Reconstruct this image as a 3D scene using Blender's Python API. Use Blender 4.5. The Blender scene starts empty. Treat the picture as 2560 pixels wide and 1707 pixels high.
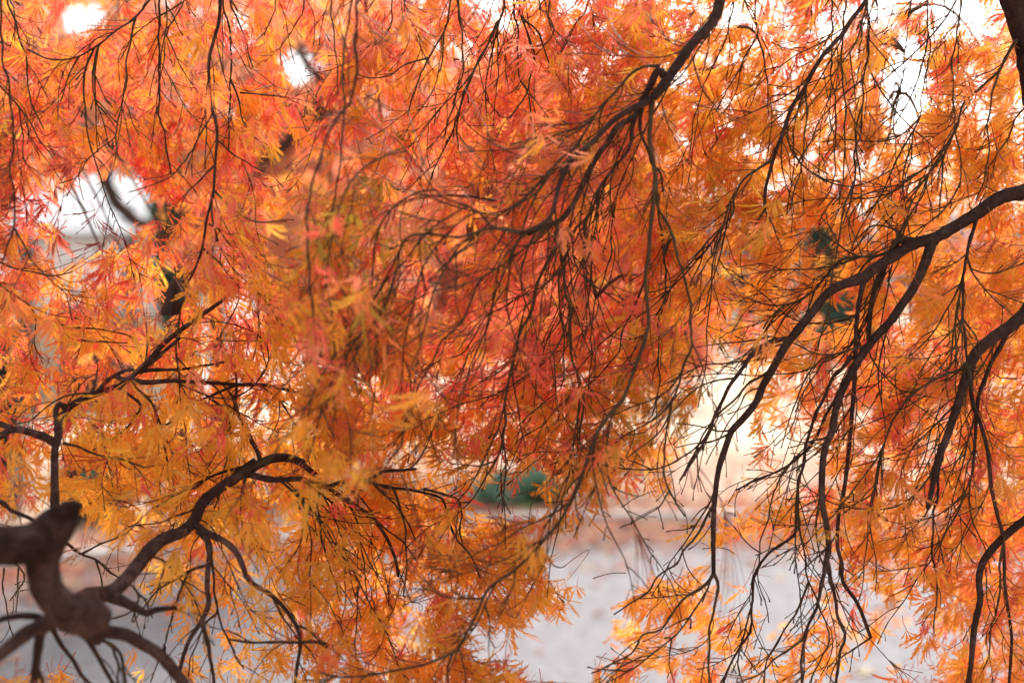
import bpy, math, random
import numpy as np
from mathutils import Vector

random.seed(7)
rng = np.random.default_rng(11)
scene = bpy.context.scene
COL = scene.collection

# ------------------------------------------------------------------ camera, sky, sun, exposure
CAMZ = 1.6
HORIZON = 760.0
K = 36.0 / 50.0 / 2560.0
cam_data = bpy.data.cameras.new('camera')
cam = bpy.data.objects.new('camera', cam_data)
COL.objects.link(cam)
cam.location = (0, 0, CAMZ)
cam.rotation_euler = (math.radians(90), 0, 0)
cam_data.lens = 50
cam_data.sensor_width = 36
cam_data.sensor_fit = 'HORIZONTAL'
cam_data.shift_y = -(853.5 - HORIZON) / 2560.0
cam_data.clip_start = 0.05
cam_data.clip_end = 2000
cam_data.dof.use_dof = True
cam_data.dof.focus_distance = 2.0
cam_data.dof.aperture_fstop = 2.2
scene.camera = cam

SUN_EL, SUN_AZ = math.radians(48), math.radians(20)      # azimuth measured from +Y (view direction) towards +X
world = bpy.data.worlds.new('World')
scene.world = world
world.use_nodes = True
nt = world.node_tree
nt.nodes.clear()
sky = nt.nodes.new('ShaderNodeTexSky')
sky.sky_type = 'NISHITA'
sky.sun_disc = False
sky.sun_elevation = SUN_EL
sky.sun_rotation = SUN_AZ
sky.air_density = 1.0
sky.dust_density = 6.0
sky.ozone_density = 1.0
hs = nt.nodes.new('ShaderNodeHueSaturation')
hs.inputs['Saturation'].default_value = 0.18
bg = nt.nodes.new('ShaderNodeBackground')
bg.inputs['Strength'].default_value = 0.15
wo = nt.nodes.new('ShaderNodeOutputWorld')
nt.links.new(sky.outputs[0], hs.inputs['Color'])
nt.links.new(hs.outputs[0], bg.inputs['Color'])
nt.links.new(bg.outputs[0], wo.inputs['Surface'])

sun_data = bpy.data.lights.new('sun', 'SUN')
sun_data.energy = 2.2
sun_data.angle = math.radians(25)
sun_data.color = (1.0, 0.96, 0.9)
sun = bpy.data.objects.new('sun', sun_data)
COL.objects.link(sun)
sd = Vector((math.sin(SUN_AZ) * math.cos(SUN_EL), math.cos(SUN_AZ) * math.cos(SUN_EL), math.sin(SUN_EL)))
sun.rotation_euler = sd.to_track_quat('Z', 'Y').to_euler()
sun.location = (4, 6, 10)

scene.view_settings.view_transform = 'Standard'
scene.view_settings.look = 'None'
scene.view_settings.gamma = 1.0
scene.view_settings.use_curve_mapping = False
scene.view_settings.exposure = 1.3
scene.render.engine = 'CYCLES'
scene.cycles.use_denoising = True
scene.cycles.max_bounces = 10
scene.cycles.transmission_bounces = 6
scene.cycles.diffuse_bounces = 6

# ------------------------------------------------------------------ helpers


def P(px, py, d):
    """point at distance d (along the view axis) seen at photograph pixel px, py"""
    return np.array([(px - 1280.0) * K * d, d, CAMZ - (py - HORIZON) * K * d])


def PX(p):
    d = max(p[1], 0.05)
    return 1280.0 + p[0] / (K * d), HORIZON - (p[2] - CAMZ) / (K * d)


def tag(o, label=None, cat=None, group=None, kind=None):
    if label: o['label'] = label
    if cat: o['category'] = cat
    if group: o['group'] = group
    if kind: o['kind'] = kind
    return o


def link(name, mesh, parent=None, mat=None):
    if mat is not None and mesh is not None and len(mesh.materials) == 0:
        mesh.materials.append(mat)
    o = bpy.data.objects.new(name, mesh)
    COL.objects.link(o)
    if parent is not None: o.parent = parent
    return o


def empty(name, loc, label, cat, group=None):
    o = bpy.data.objects.new(name, None)
    COL.objects.link(o)
    o.location = loc
    o.empty_display_size = 0.1
    return tag(o, label, cat, group)


class Acc:
    """collects triangles / quads into one mesh"""

    def __init__(self):
        self.v, self.t, self.q, self.c, self.n = [], [], [], [], 0

    def add(self, v, tris=None, quads=None, col=None):
        v = np.asarray(v, dtype=np.float64)
        if tris is not None and len(tris): self.t.append(np.asarray(tris) + self.n)
        if quads is not None and len(quads): self.q.append(np.asarray(quads) + self.n)
        if col is not None: self.c.append(np.asarray(col))
        self.v.append(v)
        self.n += len(v)

    def mesh(self, name, origin=(0, 0, 0), smooth=False):
        v = np.concatenate(self.v) - np.asarray(origin)
        t = np.concatenate(self.t) if self.t else np.zeros((0, 3), int)
        q = np.concatenate(self.q) if self.q else np.zeros((0, 4), int)
        me = bpy.data.meshes.new(name)
        me.vertices.add(len(v))
        me.vertices.foreach_set('co', v.astype(np.float32).ravel())
        nl = 3 * len(t) + 4 * len(q)
        me.loops.add(nl)
        me.loops.foreach_set('vertex_index', np.concatenate([t.ravel(), q.ravel()]).astype(np.int32))
        me.polygons.add(len(t) + len(q))
        ls = np.concatenate([np.arange(len(t)) * 3, 3 * len(t) + np.arange(len(q)) * 4]).astype(np.int32)
        me.polygons.foreach_set('loop_start', ls)
        me.polygons.foreach_set('use_smooth', np.full(len(t) + len(q), smooth))
        if self.c:
            c = np.concatenate(self.c)
            a = me.color_attributes.new('col', 'FLOAT_COLOR', 'POINT')
            a.data.foreach_set('color', np.concatenate([c, np.ones((len(c), 1))], 1).astype(np.float32).ravel())
        me.update(calc_edges=True)
        return me


def norm(v):
    v = np.asarray(v, float)
    return v / max(np.linalg.norm(v), 1e-9)


def frames(pts):
    n = len(pts)
    tan = np.gradient(pts, axis=0)
    tan /= np.maximum(np.linalg.norm(tan, axis=1, keepdims=True), 1e-9)
    ref = np.array([0.0, -1.0, 0.15])
    u = np.cross(tan, ref)
    bad = np.linalg.norm(u, axis=1) < 1e-3
    u[bad] = np.cross(tan[bad], np.array([1.0, 0, 0]))
    u /= np.maximum(np.linalg.norm(u, axis=1, keepdims=True), 1e-9)
    for i in range(1, n):
        if np.dot(u[i], u[i - 1]) < 0: u[i] = -u[i]
    w = np.cross(tan, u)
    return tan, u, w


def tube(acc, pts, rad, sides=6, rough=0.0, col=None):
    pts = np.asarray(pts, float)
    rad = np.asarray(rad, float)
    n = len(pts)
    tan, u, w = frames(pts)
    th = np.linspace(0, 2 * math.pi, sides, endpoint=False)
    R = np.repeat(rad[:, None], sides, 1)
    if rough > 0:
        ph = rng.uniform(0, 6.28, 6)
        s = np.arange(n)[:, None]
        lump = (0.5 * np.sin(0.31 * s + 2 * th[None] + ph[0]) + 0.4 * np.sin(0.73 * s - th[None] + ph[1])
                + 0.35 * np.sin(1.7 * s + 3 * th[None] + ph[2])) * 0.5
        fis = rng.normal(0, 0.35, (n, sides))
        R = R * (1 + rough * (lump + fis))
    v = pts[:, None] + R[:, :, None] * (np.cos(th)[None, :, None] * u[:, None] + np.sin(th)[None, :, None] * w[:, None])
    v = v.reshape(-1, 3)
    i = np.arange(n - 1)[:, None] * sides
    j = np.arange(sides)[None]
    j2 = (j + 1) % sides
    q = np.stack([i + j, i + j2, i + sides + j2, i + sides + j], -1).reshape(-1, 4)
    v = np.concatenate([v, pts[:1] - tan[:1] * rad[0] * 0.3, pts[-1:] + tan[-1:] * rad[-1] * 0.8])
    a, b = n * sides, n * sides + 1
    t = []
    for k in range(sides):
        k2 = (k + 1) % sides
        t.append((a, k2, k))
        t.append((b, (n - 1) * sides + k, (n - 1) * sides + k2))
    acc.add(v, t, q, None if col is None else np.repeat(np.asarray(col)[None], len(v), 0))


def spline(pts, step):
    """Catmull-Rom through control rows, resampled about every `step` in the first two columns"""
    pts = np.asarray(pts, float)
    if len(pts) == 2:
        pts = np.array([pts[0], pts.mean(0), pts[1]])
    e = np.vstack([2 * pts[0] - pts[1], pts, 2 * pts[-1] - pts[-2]])
    out = []
    for i in range(1, len(e) - 2):
        L = np.linalg.norm((e[i + 1] - e[i])[:2])
        m = max(2, int(L / step))
        t = np.linspace(0, 1, m, endpoint=False)[:, None]
        p0, p1, p2, p3 = e[i - 1], e[i], e[i + 1], e[i + 2]
        out.append(0.5 * (2 * p1 + (p2 - p0) * t + (2 * p0 - 5 * p1 + 4 * p2 - p3) * t ** 2 + (3 * p1 - p0 - 3 * p2 + p3) * t ** 3))
    out.append(e[-2][None])
    return np.concatenate(out)


# ------------------------------------------------------------------ materials
def new_mat(name):
    m = bpy.data.materials.new(name)
    m.use_nodes = True
    m.node_tree.nodes.clear()
    out = m.node_tree.nodes.new('ShaderNodeOutputMaterial')
    return m, m.node_tree.nodes, m.node_tree.links, out


def ramp(N, L, fac, stops):
    r = N.new('ShaderNodeValToRGB')
    e = r.color_ramp.elements
    e[0].position, e[0].color = stops[0][0], (*stops[0][1], 1)
    e[1].position, e[1].color = stops[-1][0], (*stops[-1][1], 1)
    for p, c in stops[1:-1]:
        x = e.new(p)
        x.color = (*c, 1)
    L.new(fac, r.inputs[0])
    return r.outputs[0]


def noise(N, L, scale, detail=6, rough=0.6, vec=None, dist=0.0):
    n = N.new('ShaderNodeTexNoise')
    n.inputs['Scale'].default_value = scale
    n.inputs['Detail'].default_value = detail
    n.inputs['Roughness'].default_value = rough
    n.inputs['Distortion'].default_value = dist
    if vec is not None: L.new(vec, n.inputs['Vector'])
    return n.outputs[0]


def surf_mat(name, stops, scale=10, rough=0.85, bump=0.3, bump_scale=None, dist=0.01, detail=8, spec=0.3):
    m, N, L, out = new_mat(name)
    tc = N.new('ShaderNodeTexCoord').outputs['Object']
    f = noise(N, L, scale, detail, 0.65, tc)
    b = N.new('ShaderNodeBsdfPrincipled')
    L.new(ramp(N, L, f, stops), b.inputs['Base Color'])
    b.inputs['Roughness'].default_value = rough
    b.inputs['Specular IOR Level'].default_value = spec
    if bump:
        bp = N.new('ShaderNodeBump')
        bp.inputs['Strength'].default_value = bump
        bp.inputs['Distance'].default_value = dist
        L.new(noise(N, L, bump_scale or scale * 3, 6, 0.7, tc), bp.inputs['Height'])
        L.new(bp.outputs[0], b.inputs['Normal'])
    L.new(b.outputs[0], out.inputs[0])
    return m


def foliage_mat(name, trans=0.5, gloss=0.04, gain=1.0):
    m, N, L, out = new_mat(name)
    a = N.new('ShaderNodeVertexColor')
    a.layer_name = 'col'
    d = N.new('ShaderNodeBsdfDiffuse')
    t = N.new('ShaderNodeBsdfTranslucent')
    g = N.new('ShaderNodeBsdfGlossy')
    g.inputs['Roughness'].default_value = 0.45
    g.inputs['Color'].default_value = (0.9, 0.9, 0.9, 1)
    for s in (d, t): L.new(a.outputs[0], s.inputs['Color'])
    x = N.new('ShaderNodeMixShader')
    x.inputs[0].default_value = trans
    L.new(d.outputs[0], x.inputs[1])
    L.new(t.outputs[0], x.inputs[2])
    y = N.new('ShaderNodeMixShader')
    y.inputs[0].default_value = gloss
    L.new(x.outputs[0], y.inputs[1])
    L.new(g.outputs[0], y.inputs[2])
    L.new(y.outputs[0], out.inputs[0])
    return m


def bark_mat(name, dark, mid, light, scale=60, stretch=0.25, bump=0.6, dist=0.004):
    m, N, L, out = new_mat(name)
    tc = N.new('ShaderNodeTexCoord').outputs['Object']
    f1 = noise(N, L, scale, 8, 0.7, tc, 0.6)
    f2 = noise(N, L, scale * 0.18, 3, 0.5, tc)
    mx = N.new('ShaderNodeMath')
    mx.operation = 'MULTIPLY_ADD'
    L.new(f1, mx.inputs[0])
    mx.inputs[1].default_value = 0.6
    ad = N.new('ShaderNodeMath')
    ad.operation = 'MULTIPLY'
    ad.inputs[1].default_value = 0.4
    L.new(f2, ad.inputs[0])
    L.new(ad.outputs[0], mx.inputs[2])
    b = N.new('ShaderNodeBsdfPrincipled')
    L.new(ramp(N, L, mx.outputs[0], [(0.32, dark), (0.5, mid), (0.68, light)]), b.inputs['Base Color'])
    b.inputs['Roughness'].default_value = 0.92
    b.inputs['Specular IOR Level'].default_value = 0.1
    bp = N.new('ShaderNodeBump')
    bp.inputs['Strength'].default_value = bump
    bp.inputs['Distance'].default_value = dist
    L.new(f1, bp.inputs['Height'])
    L.new(bp.outputs[0], b.inputs['Normal'])
    L.new(b.outputs[0], out.inputs[0])
    return m


M_LEAF = foliage_mat('maple_leaf', 0.58, 0.03)
M_FAR = foliage_mat('far_foliage', 0.5, 0.02)
M_BARK = bark_mat('brown_bark', (0.019, 0.010, 0.009), (0.048, 0.027, 0.023), (0.12, 0.074, 0.064), 90, bump=0.9)
M_LIMB = bark_mat('rough_bark', (0.020, 0.011, 0.010), (0.060, 0.034, 0.030), (0.17, 0.108, 0.096), 80, bump=1.0, dist=0.006)
M_BOOT = bark_mat('old_bark', (0.008, 0.004, 0.0035), (0.030, 0.015, 0.012), (0.11, 0.062, 0.050), 38, bump=1.0, dist=0.012)
M_TWIG = bark_mat('young_twig', (0.034, 0.020, 0.015), (0.062, 0.040, 0.024), (0.10, 0.076, 0.036), 45, bump=0.3, dist=0.002)
M_STALK = surf_mat('red_shoot', [(0.3, (0.16, 0.05, 0.03)), (0.7, (0.34, 0.12, 0.05))], 30, 0.7, 0.0)
M_FARBARK = bark_mat('far_bark', (0.045, 0.028, 0.022), (0.075, 0.048, 0.038), (0.12, 0.08, 0.06), 14, dist=0.02)
M_PATH = surf_mat('asphalt', [(0.3, (0.090, 0.083, 0.088)), (0.5, (0.150, 0.140, 0.147)), (0.72, (0.22, 0.206, 0.212))], 13.0, 0.9, 0.4, 160, 0.006, 14)
M_KERB = surf_mat('pale_stone', [(0.3, (0.48, 0.46, 0.45)), (0.7, (0.62, 0.60, 0.58))], 16, 0.85, 0.3)
M_SOIL = surf_mat('leaf_strewn_soil', [(0.3, (0.17, 0.13, 0.08)), (0.45, (0.34, 0.24, 0.17)), (0.7, (0.42, 0.29, 0.22))], 1.2, 0.95, 0.6, 30, 0.03)
M_LAWN = surf_mat('straw_lawn', [(0.3, (0.33, 0.25, 0.175)), (0.5, (0.40, 0.31, 0.225)), (0.7, (0.46, 0.37, 0.28))], 0.8, 0.95, 0.5, 25, 0.03)
M_WALL = surf_mat('white_paint', [(0.3, (0.78, 0.81, 0.85)), (0.7, (0.84, 0.86, 0.89))], 3, 0.6, 0.1)
M_CREAM = surf_mat('cream_render', [(0.3, (0.66, 0.55, 0.40)), (0.7, (0.74, 0.63, 0.47))], 3, 0.8, 0.1)
M_ROOF = surf_mat('pale_metal_roof', [(0.3, (0.70, 0.70, 0.71)), (0.7, (0.80, 0.80, 0.80))], 2, 0.5, 0.05)
M_GUTTER = surf_mat('grey_gutter', [(0.3, (0.20, 0.20, 0.20)), (0.7, (0.28, 0.28, 0.27))], 6, 0.5, 0.05)
M_DARK = surf_mat('dark_timber', [(0.3, (0.03, 0.025, 0.025)), (0.7, (0.06, 0.05, 0.05))], 8, 0.8, 0.2)
M_GLASS = surf_mat('dark_glazing', [(0.3, (0.03, 0.035, 0.04)), (0.7, (0.05, 0.055, 0.06))], 2, 0.1, 0.0, spec=0.5)
M_WITHER = surf_mat('withered_leaf', [(0.3, (0.012, 0.006, 0.008)), (0.7, (0.04, 0.016, 0.016))], 60, 0.7, 0.4, 200, 0.002)

# ------------------------------------------------------------------ laceleaf geometry
PAL = {
    'y': (0.96, 0.52, 0.06), 'o': (0.95, 0.42, 0.05), 'e': (0.94, 0.31, 0.085), 'r': (0.90, 0.16, 0.10),
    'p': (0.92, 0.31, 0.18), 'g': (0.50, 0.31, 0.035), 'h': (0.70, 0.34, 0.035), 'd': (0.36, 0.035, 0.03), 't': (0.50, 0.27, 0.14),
}


def lobe_geom(L, W, nt_, ang, r, droop, curl, twist):
    """one cut lobe: a narrow blade with forward teeth; returns verts (local), tris, t (0..1 along)"""
    nb = nt_ + 2
    s = np.linspace(0, 1, nb) ** 0.92
    blade = W * (0.10 + 0.90 * np.sin(math.pi * np.clip((s - 0.16) / 0.84, 0, 1) ** 0.85)) * 0.36
    blade[0] = W * 0.09
    blade[-1] = W * 0.015
    V, T, tt = [], [], []
    for k in range(nb):
        V += [(-blade[k], s[k] * L), (blade[k], s[k] * L)]
        tt += [s[k], s[k]]
    for k in range(nb - 1):
        a = 2 * k
        T += [(a, a + 1, a + 3), (a, a + 3, a + 2)]
    for k in range(2, nb - 1):
        ext = W * (0.55 + 0.85 * math.sin(math.pi * s[k])) * r.uniform(0.7, 1.25)
        for sd in (-1, 1):
            i0 = 2 * k + (sd > 0)
            i1 = 2 * (k + 1) + (sd > 0)
            f = 0.62
            mid = (V[i0][0] * (1 - f) + V[i1][0] * f, V[i0][1] * (1 - f) + V[i1][1] * f)
            V.append(mid)
            tt.append(s[k])
            V.append((sd * (blade[k] + ext * 0.55), s[k] * L + ext * r.uniform(1.5, 2.1) + L * 0.03))
            tt.append(min(1.0, s[k] + 0.25))
            m_, t_ = len(V) - 2, len(V) - 1
            T.append((i0, t_, m_) if sd < 0 else (i0, m_, t_))
    V = np.array(V)
    x, y = V[:, 0], V[:, 1]
    sy = y / L
    z = -droop * L * sy ** 2 + 0.10 * np.abs(x) * 1.0
    x2 = x + curl * L * sy ** 2
    ca, sa = math.cos(ang), math.sin(ang)
    tw = twist * sy
    z = z + x * np.sin(tw)
    X = ca * x2 - sa * y
    Y = sa * x2 + ca * y
    return np.stack([X, Y, z], 1), np.array(T), np.array(tt)


def leaf_geom(seed, nteeth=5, curled=0.0):
    """leaf with tips along +Y; junction of petiole at origin; unit = central lobe length"""
    r = random.Random(seed)
    nl = r.choice((5, 7, 7, 7, 9))
    spread = r.uniform(0.6, 1.35)
    V, T, tt, n = [], [], [], 0
    droop0 = r.uniform(0.15, 0.7) + curled
    for k in range(nl):
        f = (k - (nl - 1) / 2) / ((nl - 1) / 2)
        L = (1.0 - 0.42 * abs(f) ** 1.6) * r.uniform(0.68, 1.12)
        W = r.uniform(0.066, 0.108) * (1 - 0.35 * abs(f)) * (1 - 0.4 * min(1, curled))
        v, t, a = lobe_geom(L, W, nteeth if abs(f) < 0.9 else 3, f * spread + r.uniform(-.2, .2), r,
                            droop0 * r.uniform(0.1, 1.7) + r.uniform(-.15, .3), r.uniform(-.34, .34), r.uniform(-1.5, 1.5))
        v[:, 2] += 0.012 * k                                   # lobes overlap like a fan, never coplanar
        V.append(v); T.append(t + n); tt.append(a)
        n += len(v)
    # petiole: a thin three-sided stalk
    PL = r.uniform(0.35, 0.6)
    pts = np.array([[0, 0, 0], [0.02, -PL * 0.5, 0.05 * r.uniform(-1, 1)], [0.05 * r.uniform(-1, 1), -PL, 0.14 * r.uniform(-1, 1)]])
    pv = []
    for p, rad in zip(pts, (0.012, 0.012, 0.016)):
        for a in (0, 2.1, 4.2): pv.append(p + np.array([math.cos(a) * rad, 0, math.sin(a) * rad]))
    pt = []
    for s_ in range(2):
        for a in range(3):
            b = (a + 1) % 3
            i = s_ * 3
            pt += [(i + a, i + b, i + 3 + b), (i + a, i + 3 + b, i + 3 + a)]
    V.append(np.array(pv)); T.append(np.array(pt) + n); tt.append(np.full(9, -1.0))
    return np.concatenate(V), np.concatenate(T), np.concatenate(tt), pts[-1]


NVAR = 24
LEAF_NEAR = [leaf_geom(100 + i, 5) for i in range(NVAR)]
LEAF_NEAR += [leaf_geom(100 + i, 3) for i in range(NVAR)]          # the same leaves, plainer, for the far side
LEAF_CURL = [leaf_geom(300 + i, 4, 1.1) for i in range(4)]


def leaf_cols(tt, base, r):
    base = np.array(base)
    n = len(tt)
    c = np.repeat(base[None], n, 0)
    red = np.array([0.80, 0.10, 0.06])
    mixr = np.clip(0.30 - tt * 1.3, 0, 0.30)[:, None]          # veins' origin runs redder
    c = c * (1 - mixr) + red * mixr
    warm = r.uniform(-0.12, 0.28)                              # towards the tips
    k = (np.clip(tt - 0.45, 0, 1) * warm)[:, None]
    c = c * (1 - k) + np.array([0.82, 0.13, 0.05]) * k
    tipd = (tt > 0.97) & (np.array([r.random() for _ in range(n)]) < 0.6)
    c[tipd] = c[tipd] * 0.35 + np.array([0.10, 0.03, 0.02]) * 0.6
    c[tt < -0.5] = np.array([0.55, 0.09, 0.06])
    c *= (1 + np.array([r.uniform(-.10, .06) for _ in range(n)]))[:, None]
    return np.clip(c, 0.005, 0.97)


# ------------------------------------------------------------------ where leaves hang: density, hue and sweep
DENS = [  # x, y, rx, ry, value   (photograph pixels)
    (1280, 760, 4000, 4000, 0.92),
    (230, 545, 190, 105, 0.06), (330, 600, 110, 55, 0.35), (90, 470, 60, 70, 0.30), (60, 620, 70, 50, 0.6),
    (745, 170, 55, 45, 0.06), (700, 420, 70, 190, 0.22), (800, 330, 110, 110, 0.28), (690, 610, 80, 60, 0.35), (440, 460, 60, 90, 0.55),
    (200, 60, 60, 50, 0.4), (560, 120, 60, 60, 0.6), (1110, 90, 110, 60, 0.5), (1480, 170, 50, 60, 0.35),
    (1090, 420, 50, 80, 0.35), (1225, 420, 60, 60, 0.35), (1560, 640, 60, 60, 0.45), (1350, 330, 60, 60, 0.5),
    (1960, 130, 270, 180, 0.95), (2270, 215, 62, 130, 0.04), (2440, 35, 80, 45, 0.15), (1860, 60, 80, 60, 0.6),
    (2160, 410, 80, 60, 0.5), (2450, 180, 60, 60, 0.6), (2060, 560, 60, 60, 0.4), (2110, 760, 80, 70, 0.35), (2370, 760, 70, 50, 0.4),
    (60, 850, 120, 160, 0.62), (290, 860, 100, 60, 0.45), (60, 1060, 110, 90, 0.45), (80, 1180, 130, 70, 0.42),
    (250, 1180, 60, 90, 0.35), (430, 745, 38, 58, 0.0), (940, 930, 90, 50, 0.45), (470, 1010, 60, 50, 0.4), (700, 1130, 60, 40, 0.45),
    (1295, 1225, 120, 60, 0.10), (1250, 1090, 130, 40, 0.6),
    (1600, 1250, 230, 70, 0.34), (1690, 970, 100, 80, 0.45), (1830, 1120, 140, 160, 0.12), (2010, 1110, 110, 120, 0.48), (1790, 930, 70, 50, 0.3),
    (1640, 1330, 160, 100, 0.10), (1510, 1440, 100, 140, 0.02), (1400, 1620, 130, 80, 0.02), (1400, 1390, 50, 45, 0.06), (1320, 1490, 110, 60, 0.85), (1180, 1550, 110, 70, 0.85),
    (1930, 1440, 180, 120, 0.10), (1640, 1560, 130, 55, 0.34), (1800, 1650, 130, 50, 0.42), (1600, 1685, 140, 30, 0.5), (1960, 1600, 80, 60, 0.2),
    (2080, 1560, 90, 140, 0.32), (2180, 1500, 110, 130, 0.5), (2330, 1560, 130, 80, 0.45), (2200, 1670, 100, 50, 0.45), (2330, 1230, 90, 60, 0.5),
    (2080, 1330, 90, 70, 0.3),
    (90, 1480, 330, 170, 0.015), (420, 1600, 190, 160, 0.10), (240, 1640, 90, 80, 0.10), (90, 1330, 150, 60, 0.05), (250, 1400, 90, 60, 0.10),
    (560, 1420, 170, 110, 0.42), (660, 1340, 90, 90, 0.42), (640, 1600, 130, 110, 0.35), (820, 1630, 90, 90, 0.55), (470, 1480, 70, 60, 0.3),
    (480, 1680, 50, 30, 0.3), (1205, 1625, 40, 45, 0.02),
]
HUES = [  # x, y, r, weights
    (300, 230, 500, 'eeeooyrr'), (100, 480, 200, 'rreed'), (560, 420, 200, 'eeoor'),
    (450, 720, 330, 'ooyyer'), (560, 760, 110, 'reeo'), (90, 880, 200, 'ooyye'), (80, 960, 110, 'rre'), (60, 640, 130, 'eeor'),
    (480, 1200, 420, 'yyyo'), (1000, 1250, 330, 'yyoo'), (1000, 1400, 140, 'eoy'), (1150, 1500, 220, 'yoo'), (980, 1580, 170, 'yoe'),
    (1150, 180, 450, 'ooeerp'), (1250, 420, 260, 'eepoo'), (1200, 720, 420, 'eerrpo'), (1000, 900, 220, 'oeey'), (1330, 950, 260, 'eorr'),
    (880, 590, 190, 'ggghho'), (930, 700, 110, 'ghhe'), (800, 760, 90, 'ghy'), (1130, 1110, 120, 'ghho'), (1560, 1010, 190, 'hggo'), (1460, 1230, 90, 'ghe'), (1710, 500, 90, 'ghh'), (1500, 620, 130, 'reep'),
    (1150, 780, 120, 'rrre'), (1400, 820, 150, 'rree'), (1800, 400, 330, 'ooyhe'), (2200, 450, 330, 'oooye'), (2250, 90, 150, 'rreo'), (2030, 90, 120, 'oer'),
    (1800, 720, 260, 'oyye'), (2120, 850, 200, 'oere'), (2420, 700, 260, 'oooe'), (2450, 1050, 330, 'ooer'), (2300, 1350, 330, 'ooooey'), (2500, 1450, 160, 'ere'), (2050, 1180, 160, 'eoro'),
    (1780, 1620, 280, 'ooye'), (2300, 1640, 240, 'ooye'), (1600, 1240, 160, 'oeoh'),
]
FLOW = [  # x, y, dx, dy
    (100, 100, 0, 1), (350, 250, -.1, 1), (650, 150, .45, .85), (600, 420, .15, 1), (140, 450, -.3, .9),
    (250, 700, -.3, .85), (500, 620, .3, .7), (650, 750, .45, .85), (150, 900, 0, 1), (420, 920, 0, 1), (750, 900, .3, .95),
    (300, 1280, -.5, .8), (600, 1280, .1, 1), (900, 1300, .25, .95), (1250, 1480, .7, .65), (1100, 1620, .65, .75), (650, 1600, 0, 1), (900, 1450, -.2, .9),
    (900, 400, -.4, .85), (900, 620, -.6, .7), (1150, 150, -.1, 1), (1150, 420, -.45, .8), (1150, 750, -.6, .75), (1350, 950, -.5, .8), (1000, 1080, -.7, .6),
    (1500, 150, -.4, .9), (1550, 800, -.35, .9), (1600, 1150, -.25, .95), (1450, 1230, -.2, 1),
    (1850, 250, -.45, .85), (1750, 480, -.45, .85), (1800, 800, -.65, .7), (2100, 250, -.3, .9), (2100, 480, -.4, .85), (2400, 300, -.7, .65), (2450, 600, -.6, .75),
    (2100, 1000, -.65, .7), (2400, 950, -.45, .85), (2150, 1350, -.65, .7), (2450, 1350, -.35, .9), (1650, 1600, -.75, .55), (1850, 1650, -.7, .6), (2250, 1620, -.35, .9),
]
FL = np.array(FLOW)


def density(x, y):
    v = 0.9
    for cx, cy, rx, ry, val in DENS:
        q = ((x - cx) / rx) ** 2 + ((y - cy) / ry) ** 2
        if q < 1.5:
            w = 1.0 if q < 0.7 else (1.5 - q) / 0.8
            v = v * (1 - w) + val * w
    return v


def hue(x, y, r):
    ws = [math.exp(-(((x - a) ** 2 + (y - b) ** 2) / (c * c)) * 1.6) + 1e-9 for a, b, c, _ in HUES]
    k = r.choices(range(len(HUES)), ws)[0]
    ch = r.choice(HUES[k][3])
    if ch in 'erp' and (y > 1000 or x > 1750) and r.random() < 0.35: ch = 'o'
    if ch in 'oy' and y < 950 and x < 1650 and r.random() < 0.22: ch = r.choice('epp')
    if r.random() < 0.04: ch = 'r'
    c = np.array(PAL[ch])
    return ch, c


def flow(x, y):
    w = 1.0 / (((FL[:, 0] - x) ** 2 + (FL[:, 1] - y) ** 2) + 2500.0) ** 1.5
    d = (FL[:, 2:] * w[:, None]).sum(0) / w.sum()
    return d / np.linalg.norm(d)


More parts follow.
